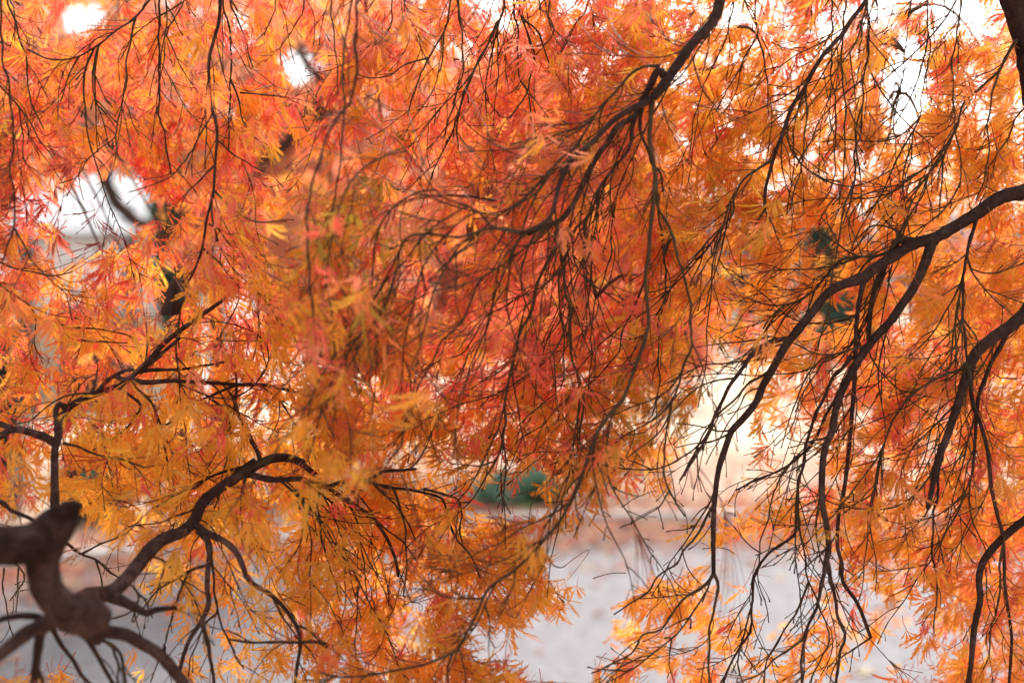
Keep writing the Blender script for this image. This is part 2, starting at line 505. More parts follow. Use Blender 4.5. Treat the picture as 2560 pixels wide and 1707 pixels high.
# ------------------------------------------------------------------ the traced limbs
# key | kind | tree | w0 w1 (px wide) | depth or None (joins what it starts on) | depth change | points
TR = '''
Rtrunk|trunk|R|150 84|2.02|-.04|2640,4400 2628,2600 2622,1700 2622,1200 2614,800 2604,480 2600,250 2576,110 2530,-30 2470,-170 2360,-300
Rover|limb|R|70 30|j|-.05|2380,-285 2150,-380 1900,-350 1500,-330 1100,-300 700,-270 300,-230 -60,-130 -220,60
Rback|limb|R|60 30|j|.9|2440,-220 2250,-420 1950,-480 1500,-470 1000,-430 600,-400 150,-360
R1|limb|R|42 31|j|-.02|2602,462 2560,480 2505,492 2462,520 2425,545 2395,562 2362,582 2336,597
R1a|limb|R|33 12|j|-.06|2340,596 2284,610 2236,640 2192,667 2151,697 2100,714 2062,740 2026,786 1996,823 1974,851 1955,878 1929,926 1907,965 1892,1002 1859,1045 1829,1078 1815,1115 1795,1182 1785,1270 1783,1349 1784,1434
R1b|limb|R|27 16|j|-.08|2330,603 2319,640 2305,676 2284,719 2255,762 2225,804 2192,839 2170,866 2149,896 2125,938 2103,982 2088,1030 2081,1074 2064,1115 2056,1170 2055,1249 2066,1312 2072,1367 2064,1410
R1ba|branch|R|11 7|j|-.03|2064,1408 2055,1460 2040,1518 2011,1593 2005,1650 2005,1712
R1bb|branch|R|11 7|j|.03|2066,1400 2074,1428 2086,1493 2096,1541 2112,1593 2099,1641 2088,1712
R1aa|branch|R|8 4|j|-.05|1783,1434 1768,1457 1737,1480 1705,1500 1653,1571 1608,1586 1586,1623 1545,1652 1479,1682
R1ab|branch|R|8 5|j|.03|1784,1432 1796,1467 1783,1527 1774,1578 1773,1640 1772,1712
R1c|branch|R|13 10|j|.06|2162,694 2151,738 2144,782 2140,834 2138,904 2136,960 2128,1060 2122,1127 2111,1219 2096,1293 2094,1367 2105,1408 2107,1453 2144,1508 2177,1593
R1d|branch|R|20 12|j|.05|2284,604 2254,600 2240,606 2225,634 2210,664 2203,690 2188,722 2177,767 2173,819 2172,862
R1e|branch|R|6 4|j|.04|2247,600 2242,580 2225,570 2185,564 2160,580 2133,605
R1f|branch|R|8 4|j|.05|2236,622 2192,640 2136,643 2088,660 2062,693 2033,730 1989,754 1955,768 1922,797 1908,822
R1f2|branch|R|5 3|j|.05|2150,642 2120,630 2085,604 2050,580
R1f3|branch|R|6 3|j|.03|2190,640 2160,662 2130,700 2080,690 2060,695
R1f4|branch|R|5 3|j|.06|2036,726 2020,775 2000,830
R1g|branch|R|14 6|j|-.03|1978,846 1937,852 1885,882 1863,911 1844,937 1822,967 1807,1000 1789,1034 1770,1085 1741,1137 1700,1200
R1g2|branch|R|5 3|j|.03|1872,900 1820,908 1763,911 1730,925 1690,945 1650,966
R1g3|branch|R|7 4|j|.02|1932,920 1905,940 1866,963 1837,1000 1792,1037 1767,1074 1733,1137 1712,1190
R1g4|branch|R|5 3|j|.02|1828,1076 1792,1078 1770,1070 1735,1062 1690,1058
R1g5|branch|R|5 3|j|.03|1820,1086 1774,1104 1730,1110 1690,1118
R1g6|branch|R|5 3|j|.0|1840,945 1800,950 1755,962 1735,975 1700,1010 1680,1030
R1h|branch|R|6 3|j|-.06|2162,866 2122,874 2088,885 2033,882 1981,856 1937,843 1878,834
R1h2|branch|R|5 3|j|-.02|2088,885 2055,908 2026,956 1996,1004 1981,1067 1937,1115
R1i|branch|R|10 6|j|.04|2130,890 2103,922 2085,940 2055,1004 2026,1070 2014,1127 1998,1201 1992,1264 1989,1327 1959,1356 1918,1386 1892,1423 1881,1478 1878,1563 1855,1612 1826,1656 1807,1712
R1j|branch|R|6 4|j|.02|1994,1250 1996,1300 2003,1342 2011,1386 2022,1453 2044,1501 2062,1552 2074,1608 2051,1645 2022,1712
R1k|branch|R|5 3|j|.02|2177,1593 2144,1615 2100,1645 2080,1680 2074,1712
R1l|branch|R|5 3|j|.06|1990,1140 1970,1170 1942,1208 1922,1286 1900,1367 1898,1460 1918,1519 1922,1556
R1m|branch|R|6 4|j|-.02|2010,1596 1975,1620 1940,1645 1900,1682 1829,1712
R1n|branch|R|6 4|j|.02|2022,1455 1996,1519 1968,1565 1933,1619 1915,1663 1909,1712
R1o|branch|R|4 3|j|.0|1905,967 1870,980 1850,1012 1820,1060 1790,1110 1765,1160
R1p|branch|R|10 5|j|.05|2140,905 2112,960 2085,1000 2060,1050 2036,1100 2010,1130 1960,1170 1900,1195 1840,1225
R1q|branch|R|5 3|j|.03|2078,1090 2040,1100 2005,1110 1970,1120
R2|limb|R|42 14|1.95|-.08|2618,735 2590,752 2560,786 2521,819 2484,843 2451,871 2429,902 2414,948 2399,996 2381,1052 2366,1096 2347,1140 2334,1200 2320,1270
R2a|branch|R|13 8|j|.05|2442,880 2432,905 2427,967 2436,1022 2451,1059 2469,1127 2480,1227 2495,1293 2505,1327 2510,1386 2512,1460 2521,1530 2529,1589 2526,1660 2522,1712
R2b|branch|R|15 8|j|.04|2523,820 2503,863 2477,908 2462,948 2446,993 2440,1060 2436,1130 2430,1190
R2c|branch|R|8 4|j|.0|2416,920 2366,936 2310,963 2270,997 2240,1037 2222,1078 2207,1122 2204,1200
R2d|branch|R|9 4|j|.03|2366,1096 2352,1150 2342,1245 2334,1293 2331,1386 2344,1460 2338,1527 2334,1570
R2e|branch|R|6 3|j|.03|2400,1000 2360,1040 2310,1090 2276,1127 2250,1190 2236,1240
R3|branch|R|10 5|j|-.1|2443,535 2436,565 2424,610 2414,645 2409,690 2407,727 2407,797 2414,849 2421,911 2432,965
R3a|branch|R|5 3|j|-.02|2407,797 2366,841 2336,875 2310,910 2290,960 2270,1010
R3b|branch|R|5 3|j|.02|2407,797 2436,837 2451,878 2462,930
R4|limb|R|26 14|2.0|-.05|2640,1240 2590,1278 2560,1301 2518,1334 2481,1371 2455,1410 2447,1453 2451,1497 2440,1545 2433,1589 2429,1645 2420,1712
R4a|branch|R|7 4|j|.03|2510,1340 2500,1420 2498,1500 2480,1560 2470,1640 2440,1712
R5|limb|R|16 9|1.98|-.05|2300,-360 2240,-140 2166,0 2133,44 2103,89 2059,137 2029,185 2011,222 1981,266 1966,307 1955,340 1940,377 1926,425 1913,477 1912,526
R5b|branch|R|7 4|j|-.02|1930,400 1885,429 1859,448 1841,481 1829,536 1800,578 1780,640
R5c|branch|R|5 3|j|.03|2011,222 2016,266 2013,325 2007,377 2003,429 1985,473 1974,529 1930,545
R5d|branch|R|5 3|j|.04|1912,526 1890,560 1880,600
R5e|branch|R|5 3|j|.02|1912,526 1930,560 1945,600
R6|branch|R|7 4|1.92|-.03|2190,-200 2170,0 2172,55 2172,126 2159,200 2157,259 2151,333 2136,385 2136,444 2125,507 2108,560
R6b|branch|R|5 3|j|.03|2160,196 2107,240 2059,289 2022,362 1990,420
R7|branch|R|5 3|2.0|.03|2090,-160 2081,0 2081,96 2077,178 2088,259 2088,370 2081,466 2045,518
R8|branch|R|6 4|1.95|.02|2130,-150 2112,40 2105,110 2105,192 2114,259 2112,333 2110,425 2098,500
R9|branch|R|6 4|1.9|.02|2420,-200 2403,0 2392,89 2381,155 2384,240 2388,325 2403,411 2400,470
R10|branch|R|5 3|2.0|.05|2350,-180 2318,0 2325,129 2310,207 2299,289 2284,333 2277,392 2255,477
R11|branch|R|5 3|2.1|.05|2290,-180 2277,0 2266,92 2255,207 2236,292 2240,388 2247,444 2258,525
R12|branch|R|8 4|1.95|.04|2540,100 2495,178 2458,215 2414,252 2392,314 2366,366 2329,422 2307,485 2270,547 2240,590
R13|branch|R|6 4|1.9|.04|2500,170 2480,240 2469,311 2473,370 2462,444 2440,500
R14|branch|R|5 3|1.95|.08|2590,240 2545,290 2514,355 2466,425 2440,450
R15|branch|R|6 3|2.0|.04|1915,-180 1887,0 1892,85 1859,148 1833,203 1811,237 1790,280
R15b|branch|R|5 3|j|.02|1892,85 1907,137 1918,203 1920,266
R16|branch|R|4 3|2.1|.04|2040,-150 2028,20 2029,74 2014,111 1966,203 1940,220
R17|branch|R|5 3|2.0|.04|1850,-160 1835,0 1810,110 1770,190 1735,300 1725,380
M|limb|R|31 27|1.86|-.06|1900,-345 1850,-180 1801,0 1790,40 1768,72 1735,105 1710,137 1690,168 1664,205 1634,243
M1|limb|R|19 10|j|-.10|1640,238 1612,258 1571,276 1527,307 1486,351 1442,388 1412,425 1396,466 1387,507 1373,545 1331,572 1300,583
M1a|branch|R|9 4|j|-.05|1310,582 1271,574 1231,571 1190,580 1146,593 1090,588 1035,586 1006,608 998,652 983,697 965,756 939,800 880,852 830,890
M1b|branch|R|7 3|j|-.06|1300,583 1235,568 1194,529 1146,507 1105,492 1065,444 1035,399 991,351 942,318 900,310
M1c|branch|R|5 3|j|-.02|1105,491 1057,490 1005,510 954,536 900,580
M2|limb|R|20 14|j|.06|1660,190 1645,175 1630,205 1610,245 1597,268 1586,292 1545,316 1523,351 1494,390 1471,431 1449,479 1427,520 1400,552 1364,566 1320,584
M3|limb|R|13 6|j|-.10|1630,240 1627,296 1624,351 1634,407 1638,444 1632,518 1625,580 1622,634 1614,689 1618,756 1621,812 1610,856 1593,904 1576,950 1558,998 1523,1037 1494,1080 1475,1130 1457,1182 1438,1227 1423,1257 1401,1301 1360,1349 1320,1393 1279,1430 1231,1462 1209,1490 1194,1530 1172,1571 1142,1623 1109,1641 1061,1660 998,1673 924,1687 850,1691 800,1680
M3a|branch|R|10 6|j|.05|1608,256 1600,296 1605,340 1618,374 1634,415 1650,430 1658,480
M3b|branch|R|9 5|j|.05|1638,446 1645,518 1667,555 1686,608 1704,675 1722,734 1726,789 1728,867 1711,911 1697,956 1671,1041 1665,1100 1660,1127 1661,1180 1673,1227 1712,1290
M3c|branch|R|4 3|j|.0|1673,1227 1645,1268 1597,1297 1549,1319
M3d|branch|R|5 3|j|-.03|1209,1490 1198,1497 1150,1494 1120,1493 1072,1474 1020,1471
M3e|branch|R|5 3|j|-.02|1424,1255 1370,1290 1310,1318 1250,1355 1190,1384 1150,1402
M3f|branch|R|4 3|j|.06|1420,1190 1400,1230 1375,1310 1367,1360 1372,1395 1384,1412 1402,1418 1414,1413
M4|branch|R|10 5|j|.05|1590,288 1579,330 1576,358 1562,390 1531,424 1508,457 1486,507 1462,548 1442,572 1420,625 1405,660
M5|branch|R|8 4|j|-.04|1648,165 1608,168 1571,192 1549,215 1527,242 1497,276 1471,314 1442,362 1397,401 1368,440 1305,503 1260,540
M5b|branch|R|5 3|j|.03|1520,250 1505,275 1492,344 1470,370 1440,400
M5c|branch|R|5 3|j|-.05|1480,302 1440,322 1390,338 1330,360 1290,372 1200,378 1140,382
M7|branch|R|9 6|j|.02|1390,556 1397,601 1383,632 1353,682 1338,737 1322,789 1298,841 1286,893 1272,948 1264,1004 1261,1078 1251,1130
M7b|branch|R|8 5|j|.05|1397,601 1405,649 1412,723 1425,771 1425,867 1442,930 1457,978 1460,1004 1453,1052 1448,1110
M7c|branch|R|5 3|j|-.03|1405,672 1368,708 1331,749 1294,789 1265,815 1240,840
M7d|branch|R|5 3|j|.06|1398,680 1397,752 1409,834 1410,915 1401,971 1368,1000 1323,1037 1290,1070
M7e|branch|R|5 3|j|.06|1460,562 1445,590 1425,623 1406,660
M9|branch|R|4 3|2.0|.05|1462,548 1460,582 1475,627 1478,680 1470,730
M11|branch|R|7 4|j|.06|1316,582 1286,615 1268,652 1230,680 1194,708 1172,771 1146,815 1101,856 1083,904 1053,948 1039,997 1013,1060 1002,1115 970,1150
M12|branch|R|5 3|j|.05|1298,600 1250,660 1235,740 1215,840 1198,886 1172,934 1155,980 1142,1034 1140,1096 1133,1140
M14|branch|R|6 4|2.0|.05|1640,440 1650,560 1661,652 1664,745 1648,800 1646,890 1648,967 1630,1040
M15|branch|R|5 3|2.05|.06|1560,390 1545,480 1530,560 1525,650 1500,720 1480,800 1478,900 1470,980
M16|branch|R|7 4|j|.0|1783,1262 1762,1300 1740,1340 1710,1375 1690,1408 1645,1441 1619,1478 1571,1512 1535,1535
M17|branch|R|5 3|2.0|.05|1500,460 1490,560 1470,640 1440,700 1405,790 1370,850 1345,930 1335,1010
M18|branch|R|4 3|2.05|.05|1440,572 1380,640 1330,720 1270,760 1210,800 1160,880 1100,900 1050,930
M19|branch|R|5 3|1.95|.06|1615,690 1590,760 1560,820 1545,880 1505,930 1450,975 1400,1010 1360,1060 1310,1090
T1|branch|R|12 6|1.86|.02|570,-260 558,-120 551,0 547,55 536,96 523,148 523,203 526,259 536,292 543,333 538,407 533,481 518,544 512,580 505,623 488,671 462,723 452,770
T1a|branch|R|5 3|j|.02|534,476 577,518 625,551 662,555 718,553
T1b|branch|R|4 3|j|.04|543,350 592,392 658,431
T1c|branch|R|5 3|j|-.03|530,285 500,340 459,407 429,440 370,466 322,481
T1d|branch|R|5 3|j|.02|535,415 499,451 470,480 450,520
T1e|branch|R|5 3|j|-.02|506,620 540,650 575,690 600,720
T1f|branch|R|4 3|j|.03|522,560 570,585 610,600 660,615
T2|branch|R|8 4|1.9|.03|420,-255 405,-120 399,0 398,48 397,148 398,203 398,296 411,333 422,407 428,436
T3|branch|R|9 4|1.9|-.03|440,-240 400,-80 374,0 340,41 296,74 237,118 200,141 155,150 111,144 67,124
T3a|branch|R|6 3|j|.02|340,41 325,104 316,159 314,222 296,292 289,340 252,370 218,403 189,444 148,459
T3b|branch|R|4 3|j|.02|237,118 215,174 189,222
T3c|branch|R|5 3|j|.02|198,141 170,192 159,237 150,255
T3d|branch|R|4 3|j|.0|289,340 292,380 300,400
T4|branch|R|6 3|2.0|.03|500,-260 480,-100 459,0 430,60 418,74 411,140 400,200
T4b|branch|R|4 3|j|.02|455,6 420,30 370,59 333,92 300,150
T5|branch|R|7 4|1.95|.03|610,-250 585,-100 573,0 592,44 610,89 625,148 633,170
T5b|branch|R|6 4|1.97|.03|570,-250 560,-60 558,12 577,92 577,185 573,296 571,377
T5c|branch|R|5 3|j|.03|577,200 599,259 607,303 629,337 666,362
T5d|branch|R|4 3|j|.03|600,232 658,237 690,240 721,248 750,262
T6|branch|R|8 4|1.8|-.02|-30,-250 -10,-80 0,0 5,111 8,159 22,207 28,277 35,351 26,425 37,499 33,577 20,610 5,660
T6b|branch|R|5 3|j|.03|33,565 56,608 82,653 126,700 160,730
T7|branch|R|7 4|1.9|.02|0,-220 12,-60 22,10 41,67 57,122 68,159 70,222 89,281 109,322
T8|branch|R|6 3|1.88|.03|-60,150 -20,190 19,237 48,266 81,318 129,392 140,410
T8b|branch|R|4 3|j|.0|48,268 57,340 60,400 75,420
T9|branch|R|10 6|1.62|.0|915,-260 900,-100 894,0 889,111 891,192 872,259 860,275 821,333 795,418 773,492 768,580 773,682 784,793 790,860
T9b|branch|R|7 4|1.7|.0|900,-200 880,0 860,120 857,200 862,262 856,340 847,436 832,518 818,570 812,608 814,682 829,800 836,878 830,920
T9c|branch|R|6 3|1.85|.02|840,-200 829,0 832,70 836,96 843,178 845,237
T9d|branch|R|4 3|j|.02|891,90 930,112 978,95 1000,70 1010,40
T10|branch|R|5 3|1.95|.02|990,-200 979,0 978,63 935,115 905,110
T10b|branch|R|5 3|1.95|.02|1020,-200 1013,0 1016,48 1042,104
T11|branch|R|7 4|1.92|.03|1150,-250 1127,0 1109,81 1072,144 1050,196 1031,240 1020,290
T11b|branch|R|5 3|j|-.02|1070,146 1009,163 976,189 928,196 890,185
T11c|branch|R|4 3|j|.02|1109,83 1108,130 1100,181
T12|branch|R|6 4|1.92|.03|1160,-250 1146,0 1155,92 1157,178 1142,233 1120,307 1110,345
T13|branch|R|7 4|1.95|.03|1280,-260 1261,0 1238,67 1209,129 1168,211 1150,270 1142,314 1146,370
T13b|branch|R|4 3|j|.03|1242,60 1244,111 1246,192 1235,220
T14|branch|R|6 4|1.95|.03|1290,-250 1283,0 1294,74 1296,185 1316,222 1323,259 1335,322 1344,370
T15|branch|R|7 4|1.95|.03|1310,-250 1299,0 1305,48 1327,104 1335,148 1320,222 1300,260 1275,296
T15b|branch|R|5 3|j|.03|1309,50 1349,85 1368,148 1409,215
T16|branch|R|5 3|1.9|.03|1360,-230 1346,0 1365,30 1383,81 1338,140
T16b|branch|R|5 3|1.9|.03|1380,-230 1372,0 1379,67 1416,100 1440,110
T17|branch|R|5 3|1.95|.04|1480,-220 1470,0 1440,60 1405,130
T18|branch|R|5 3|1.95|.04|700,-230 690,0 680,40 660,90
T19|branch|R|5 3|1.95|.04|760,-230 760,0 740,60 700,120
L1|limb|L|44 20|1.66|.32|180,1520 222,1490 274,1482 307,1456 340,1419 370,1380 405,1349 455,1328 485,1301 507,1256 547,1221 592,1193 632,1168 677,1147 721,1144 758,1157
L1x|branch|L|14 7|j|.04|740,1148 784,1182 814,1214 860,1245 924,1290 961,1334 987,1393 996,1440
L1a|branch|L|16 7|j|.02|618,1184 684,1199 758,1197 814,1216 850,1205 924,1197 954,1179 1005,1175 1040,1172
L1a1|branch|L|8 4|j|.03|905,1198 950,1212 983,1220 1042,1227 1109,1249 1120,1304 1150,1356 1183,1401 1201,1445
L1a2|branch|L|6 3|j|.03|868,1248 920,1282 972,1327 1016,1364 1040,1400
L1a3|branch|L|6 3|j|.05|1060,1222 1110,1235 1146,1249 1152,1290 1150,1330 1160,1370
L1a4|branch|L|6 3|j|.02|984,1222 1005,1282 1013,1334 1016,1423 1008,1490
L1a5|branch|L|5 3|j|.02|862,1245 888,1290 902,1356 913,1441 918,1500
L1a6|branch|L|6 3|j|.03|924,1200 968,1242 1005,1282 1040,1350
L1a7|branch|L|7 4|j|.03|800,1212 795,1260 800,1310 810,1370 830,1430 850,1500
L1a8|branch|L|6 3|j|.03|770,1198 775,1250 760,1310 745,1370 700,1430
L1b|branch|L|18 8|j|-.02|482,1308 522,1334 562,1353 592,1382 610,1423 625,1453 677,1486 710,1519 740,1560 751,1608 743,1663 737,1712
L1b1|branch|L|8 6|j|-.02|832,1618 790,1604 751,1604 690,1605 621,1604 570,1597
L1b2|branch|L|6 3|j|.03|680,1488 703,1534 740,1590 770,1620 805,1680
L1b3|branch|L|5 3|j|.02|741,1562 777,1578 812,1616 840,1650
L1c|branch|L|16 10|j|-.04|494,1325 518,1349 525,1378 520,1423 518,1478 522,1508 503,1552 473,1600 459,1637 448,1680
L1c1|branch|L|11 8|j|.02|505,1548 514,1593 525,1634 536,1712
L1c2|branch|L|7 3|j|.03|520,1412 481,1423 444,1445 407,1467 370,1501 333,1556
L1c3|branch|L|6 3|j|.03|470,1430 444,1497 418,1589 392,1663 376,1705
L1c4|branch|L|7 4|j|.04|520,1350 530,1400 533,1441 544,1526 566,1589 592,1645 610,1670
L1c5|branch|L|5 3|j|.02|544,1530 510,1565 480,1640 470,1690
L1d|branch|L|9 4|j|.05|636,1150 610,1165 592,1171 518,1194 492,1216 436,1238 400,1262 380,1270
L1d2|branch|L|6 3|j|.06|592,1172 560,1215 530,1280 500,1300 470,1310
L1e|branch|L|10 5|j|.06|651,1156 644,1130 618,1078 599,1041 588,1004 592,948 585,900
L1f|branch|L|6 3|j|.05|614,1190 603,1249 607,1338 640,1365 680,1380
L1g|branch|L|5 3|j|.05|505,1260 470,1280 440,1290 400,1305 320,1315
L2|limb|L|26 9|1.74|.26|118,1460 128,1380 137,1300 137,1249 137,1127 142,1110 148,1078 156,1048 170,1021 200,1000 244,982 296,965 322,948 344,928 370,904 392,878 425,845 470,812 518,778 555,752 592,719
L2a|branch|L|11 8|j|.03|350,926 372,910 400,888 430,862 450,845
L2b|branch|L|12 8|j|.05|330,952 370,956 425,952 500,955 592,961 644,961 700,970 760,985
L2c|branch|L|9 5|j|.06|345,930 370,926 436,923 490,918 560,905
L2d|branch|L|11 9|j|-.03|244,982 255,965 268,952 292,937 312,926 334,924
L2d2|branch|L|12 10|j|-.02|290,938 305,948 326,947
L2e|branch|L|13 11|j|-.02|168,1022 150,1010 140,1024 141,1050 141,1082
L2f|limb|L|21 16|j|-.06|142,1112 124,1098 104,1089 67,1078 30,1074 -10,1096 -80,1120
L2f2|branch|L|15 13|j|.02|34,1074 12,1064 -8,1058 -60,1050
L2g|branch|L|5 3|j|.04|244,983 185,985 148,997 100,1030 74,1052 30,1060
L2h|branch|L|6 4|j|.03|157,1108 192,1115 244,1137 310,1150 360,1168
L2i|branch|L|7 4|j|.04|296,967 350,1012 338,1040 311,1074 259,1111 230,1125
L2k|branch|L|7 4|j|.05|330,962 385,1015 403,1078 415,1130 420,1200
L2l|branch|L|5 3|j|.03|365,908 368,860 366,825
L2m|branch|L|7 4|j|.06|592,961 560,975 480,1010 420,1060 380,1090
L2n|branch|L|6 3|j|.05|230,985 240,950 245,910
L3|limb|L|36 28|1.60|.04|200,1560 225,1567 266,1578 314,1586 355,1608 392,1630 418,1656 440,1682 462,1712 480,1760
L3a|branch|L|9 5|j|.02|408,1628 412,1618 409,1612
L4|limb|L|42 30|1.52|-.06|150,1530 111,1560 74,1578 37,1604 0,1634 -60,1680 -140,1760
L5|limb|L|20 15|1.56|-.05|110,1550 92,1541 55,1538 30,1541 -5,1550 -60,1575
L6|branch|L|25 18|1.55|.02|106,1570 100,1589 92,1645 85,1712 80,1760
L6b|branch|L|9 8|j|.03|94,1670 102,1690 108,1712
L7|branch|L|12 10|1.62|.05|130,1560 137,1582 159,1619 185,1652 200,1682 228,1712
L8|branch|L|12 11|1.6|.05|200,1570 215,1593 237,1626 259,1667 285,1712
L9|branch|L|9 8|1.63|.05|240,1580 252,1597 281,1612 300,1634 311,1682 315,1712
L9b|branch|L|6 5|j|.02|281,1612 288,1640 296,1668 292,1712
L10|branch|L|30 11|j|-.05|274,1486 303,1501 333,1515 366,1532 388,1524 440,1518
L11|branch|L|8 4|1.9|.05|140,1340 163,1356 200,1382 237,1397 266,1423 300,1445
L11b|branch|L|5 3|j|.02|205,1384 250,1360 289,1345 320,1330
L11c|branch|L|5 3|j|.02|240,1400 252,1440 256,1470
L12|branch|L|11 9|1.75|.03|-40,1235 0,1253 30,1275 70,1293 100,1310
L13|branch|L|4 3|2.0|.03|20,1395 50,1420 60,1450 40,1480 25,1500
L14|branch|L|4 3|1.9|.03|46,1420 44,1480 40,1530
L15|branch|L|4 3|1.95|.05|10,1420 8,1470 20,1540 35,1600
L16|branch|L|5 3|2.05|.05|150,810 178,819 240,822 280,828 318,838 345,850
L17|branch|L|5 3|2.05|.04|195,850 230,853 280,856 318,857
L18|branch|L|5 3|1.9|.04|-20,700 40,740 80,770 90,800 84,850 96,885
L19|branch|L|5 3|1.9|.04|-30,640 20,665 82,680 130,690 180,680
'''

nodes = []          # (pos3, px, py, r, tree, key, dir3)
PARTS = []          # (key, kind, tree, pts3, rad)
LINES = {}


def build_trace():
    for row in TR.strip().splitlines():
        key, kind, tree, ws, dep, dd, pts = row.split('|')
        w0, w1 = map(float, ws.split())
        p2 = np.array([tuple(map(float, p.split(','))) for p in pts.split()])
        if dep == 'j':
            best, bd = None, 1e9
            for k2, (tr2, q, d) in LINES.items():
                if tr2 != tree: continue
                dist = np.hypot(q[:, 0] - p2[0, 0], q[:, 1] - p2[0, 1])
                i = dist.argmin()
                if dist[i] < bd: bd, best = dist[i], d[i]
            d0 = best
        else:
            d0 = float(dep)
        dd = float(dd)
        lead = None
        if tree == 'R' and dep != 'j' and kind != 'trunk' and p2[0, 1] < -90:       # whips spring from the overhead limb
            _, q, d = LINES['Rover']
            i = np.hypot(q[:, 0] - p2[0, 0] - 40, (q[:, 1] - p2[0, 1]) * 0.5).argmin()
            lead = (q[i, 0], q[i, 1], d[i])
        s = np.concatenate([[0], np.cumsum(np.hypot(*np.diff(p2, axis=0).T))])
        s /= s[-1]
        ctl = np.column_stack([p2, d0 + dd * s, (w0 + (w1 - w0) * s ** 0.85) * (0.9 if tree == 'R' else 1.0)])
        if lead: ctl = np.vstack([[lead[0], lead[1], lead[2], w0 * 1.1], ctl])
        step = 12 if w0 < 60 else 22
        q = spline(ctl, step)
        n = len(q)
        if w0 < 12:                                   # slight natural wander on thin wood
            ph = rng.uniform(0, 6.28, 2)
            t = np.arange(n)
            env = np.minimum(1, np.minimum(t, n - 1 - t) / 4.0)
            q[:, 0] += env * (1.6 * np.sin(t * 0.9 + ph[0]) + rng.normal(0, 0.6, n))
            q[:, 1] += env * (0.8 * np.sin(t * 0.7 + ph[1]))
            q[:, 2] += env * 0.006 * np.sin(t * 0.33 + ph[1])
        LINES[key] = (tree, q[:, :2], q[:, 2])
        p3 = np.stack([P(a, b, c) for a, b, c in q[:, :3]])
        rad = q[:, 3] * K * q[:, 2] * 0.5
        if kind == 'branch' or dep == 'j':            # flare where it leaves its parent, swellings at the nodes
            t = np.arange(n)
            rad = rad * (1 + (0.45 if w0 < 14 else 0.2) * np.exp(-t / 2.0))
        nodev = np.zeros(n)
        for i in range(4, n - 1, max(4, int(7 + w0 * 0.2))): nodev[i] = 1
        rad = rad * (1 + (0.34 if w0 < 12 else 0.10) * nodev)
        PARTS.append((key, kind, tree, p3, rad))
        tan = np.gradient(p3, axis=0)
        for i in range(n):
            nodes.append((p3[i], q[i, 0], q[i, 1], rad[i], tree, key, norm(tan[i])))


build_trace()

# ------------------------------------------------------------------ procedural twigs
STALKS = []
TWIGS = []          # (tree, pts3, rad, shows)


def grow(start, d, length, r0, r1, tgt, pull=0.10, wob=0.16, hook=0.0, step=0.009):
    n = max(4, int(length / step))
    p = np.array(start, float)
    d = norm(d)
    pts = [p.copy()]
    bend = rng.normal(0, 0.085)
    bend2 = hook * 0.10
    kink = random.choice((-1, 1))
    nod = random.choice((4, 5, 6))
    for i in range(n):
        f = i / n
        side = norm(np.cross(d, [0, -1, 0]))
        turn = bend * math.sin(3.2 * f + 0.5) + (bend2 if f > 0.45 else 0.0)
        if i % nod == nod - 1:
            kink = -kink
            turn += kink * wob * random.uniform(0.5, 1.2)
        d = norm(d + side * turn + pull * (1 - f * 0.6) * (np.asarray(tgt) - d) + rng.normal(0, 0.02, 3))
        p = p + d * step
        pts.append(p.copy())
    pts = np.array(pts)
    rad = np.linspace(r0, r1, len(pts))
    rad[nod::nod] *= 1.35
    rad[-1] *= 1.6
    return pts, rad


def flow3(x, y, jit=0.35):
    f = flow(x, y)
    return norm(np.array([f[0], 0.0, -f[1]]) + rng.normal(0, jit, 3) * np.array([1, 0.9, 0.8]))


def add_twig(tree, pts, rad, key='twig'):
    xy = [PX(p) for p in pts]
    for i in (len(xy) // 2, len(xy) - 1):
        a, b = xy[i]
        if 1230 < a < 1680 and 1330 < b < 1720 and density(a, b) < 0.12 and random.random() < 0.88: return
    ins = sum(1 for a, b in xy if -10 < a < 2570 and -10 < b < 1717)
    TWIGS.append((tree, pts, rad, ins * rad[0] / pts[0][1]))
    tan = np.gradient(pts, axis=0)
    if key == 'twig':
        for i in range(3, len(pts) - 1):
            if random.random() < 0.22:
                t2 = norm(pts[i + 1] - pts[i - 1])
                sd_ = norm(np.cross(t2, [0, -1, 0]) + rng.normal(0, 0.5, 3)) * random.choice((-1, 1))
                q = np.array([pts[i], pts[i] + (t2 * 0.6 + sd_) * 0.004, pts[i] + (t2 * 1.3 + sd_) * random.uniform(0.006, 0.012)])
                TWIGS.append((tree, q, [rad[i] * .8, rad[i] * .6, rad[i] * .85], 0))
    for i in range(1, len(pts)):
        nodes.append((pts[i], xy[i][0], xy[i][1], rad[i], tree, key, norm(tan[i])))


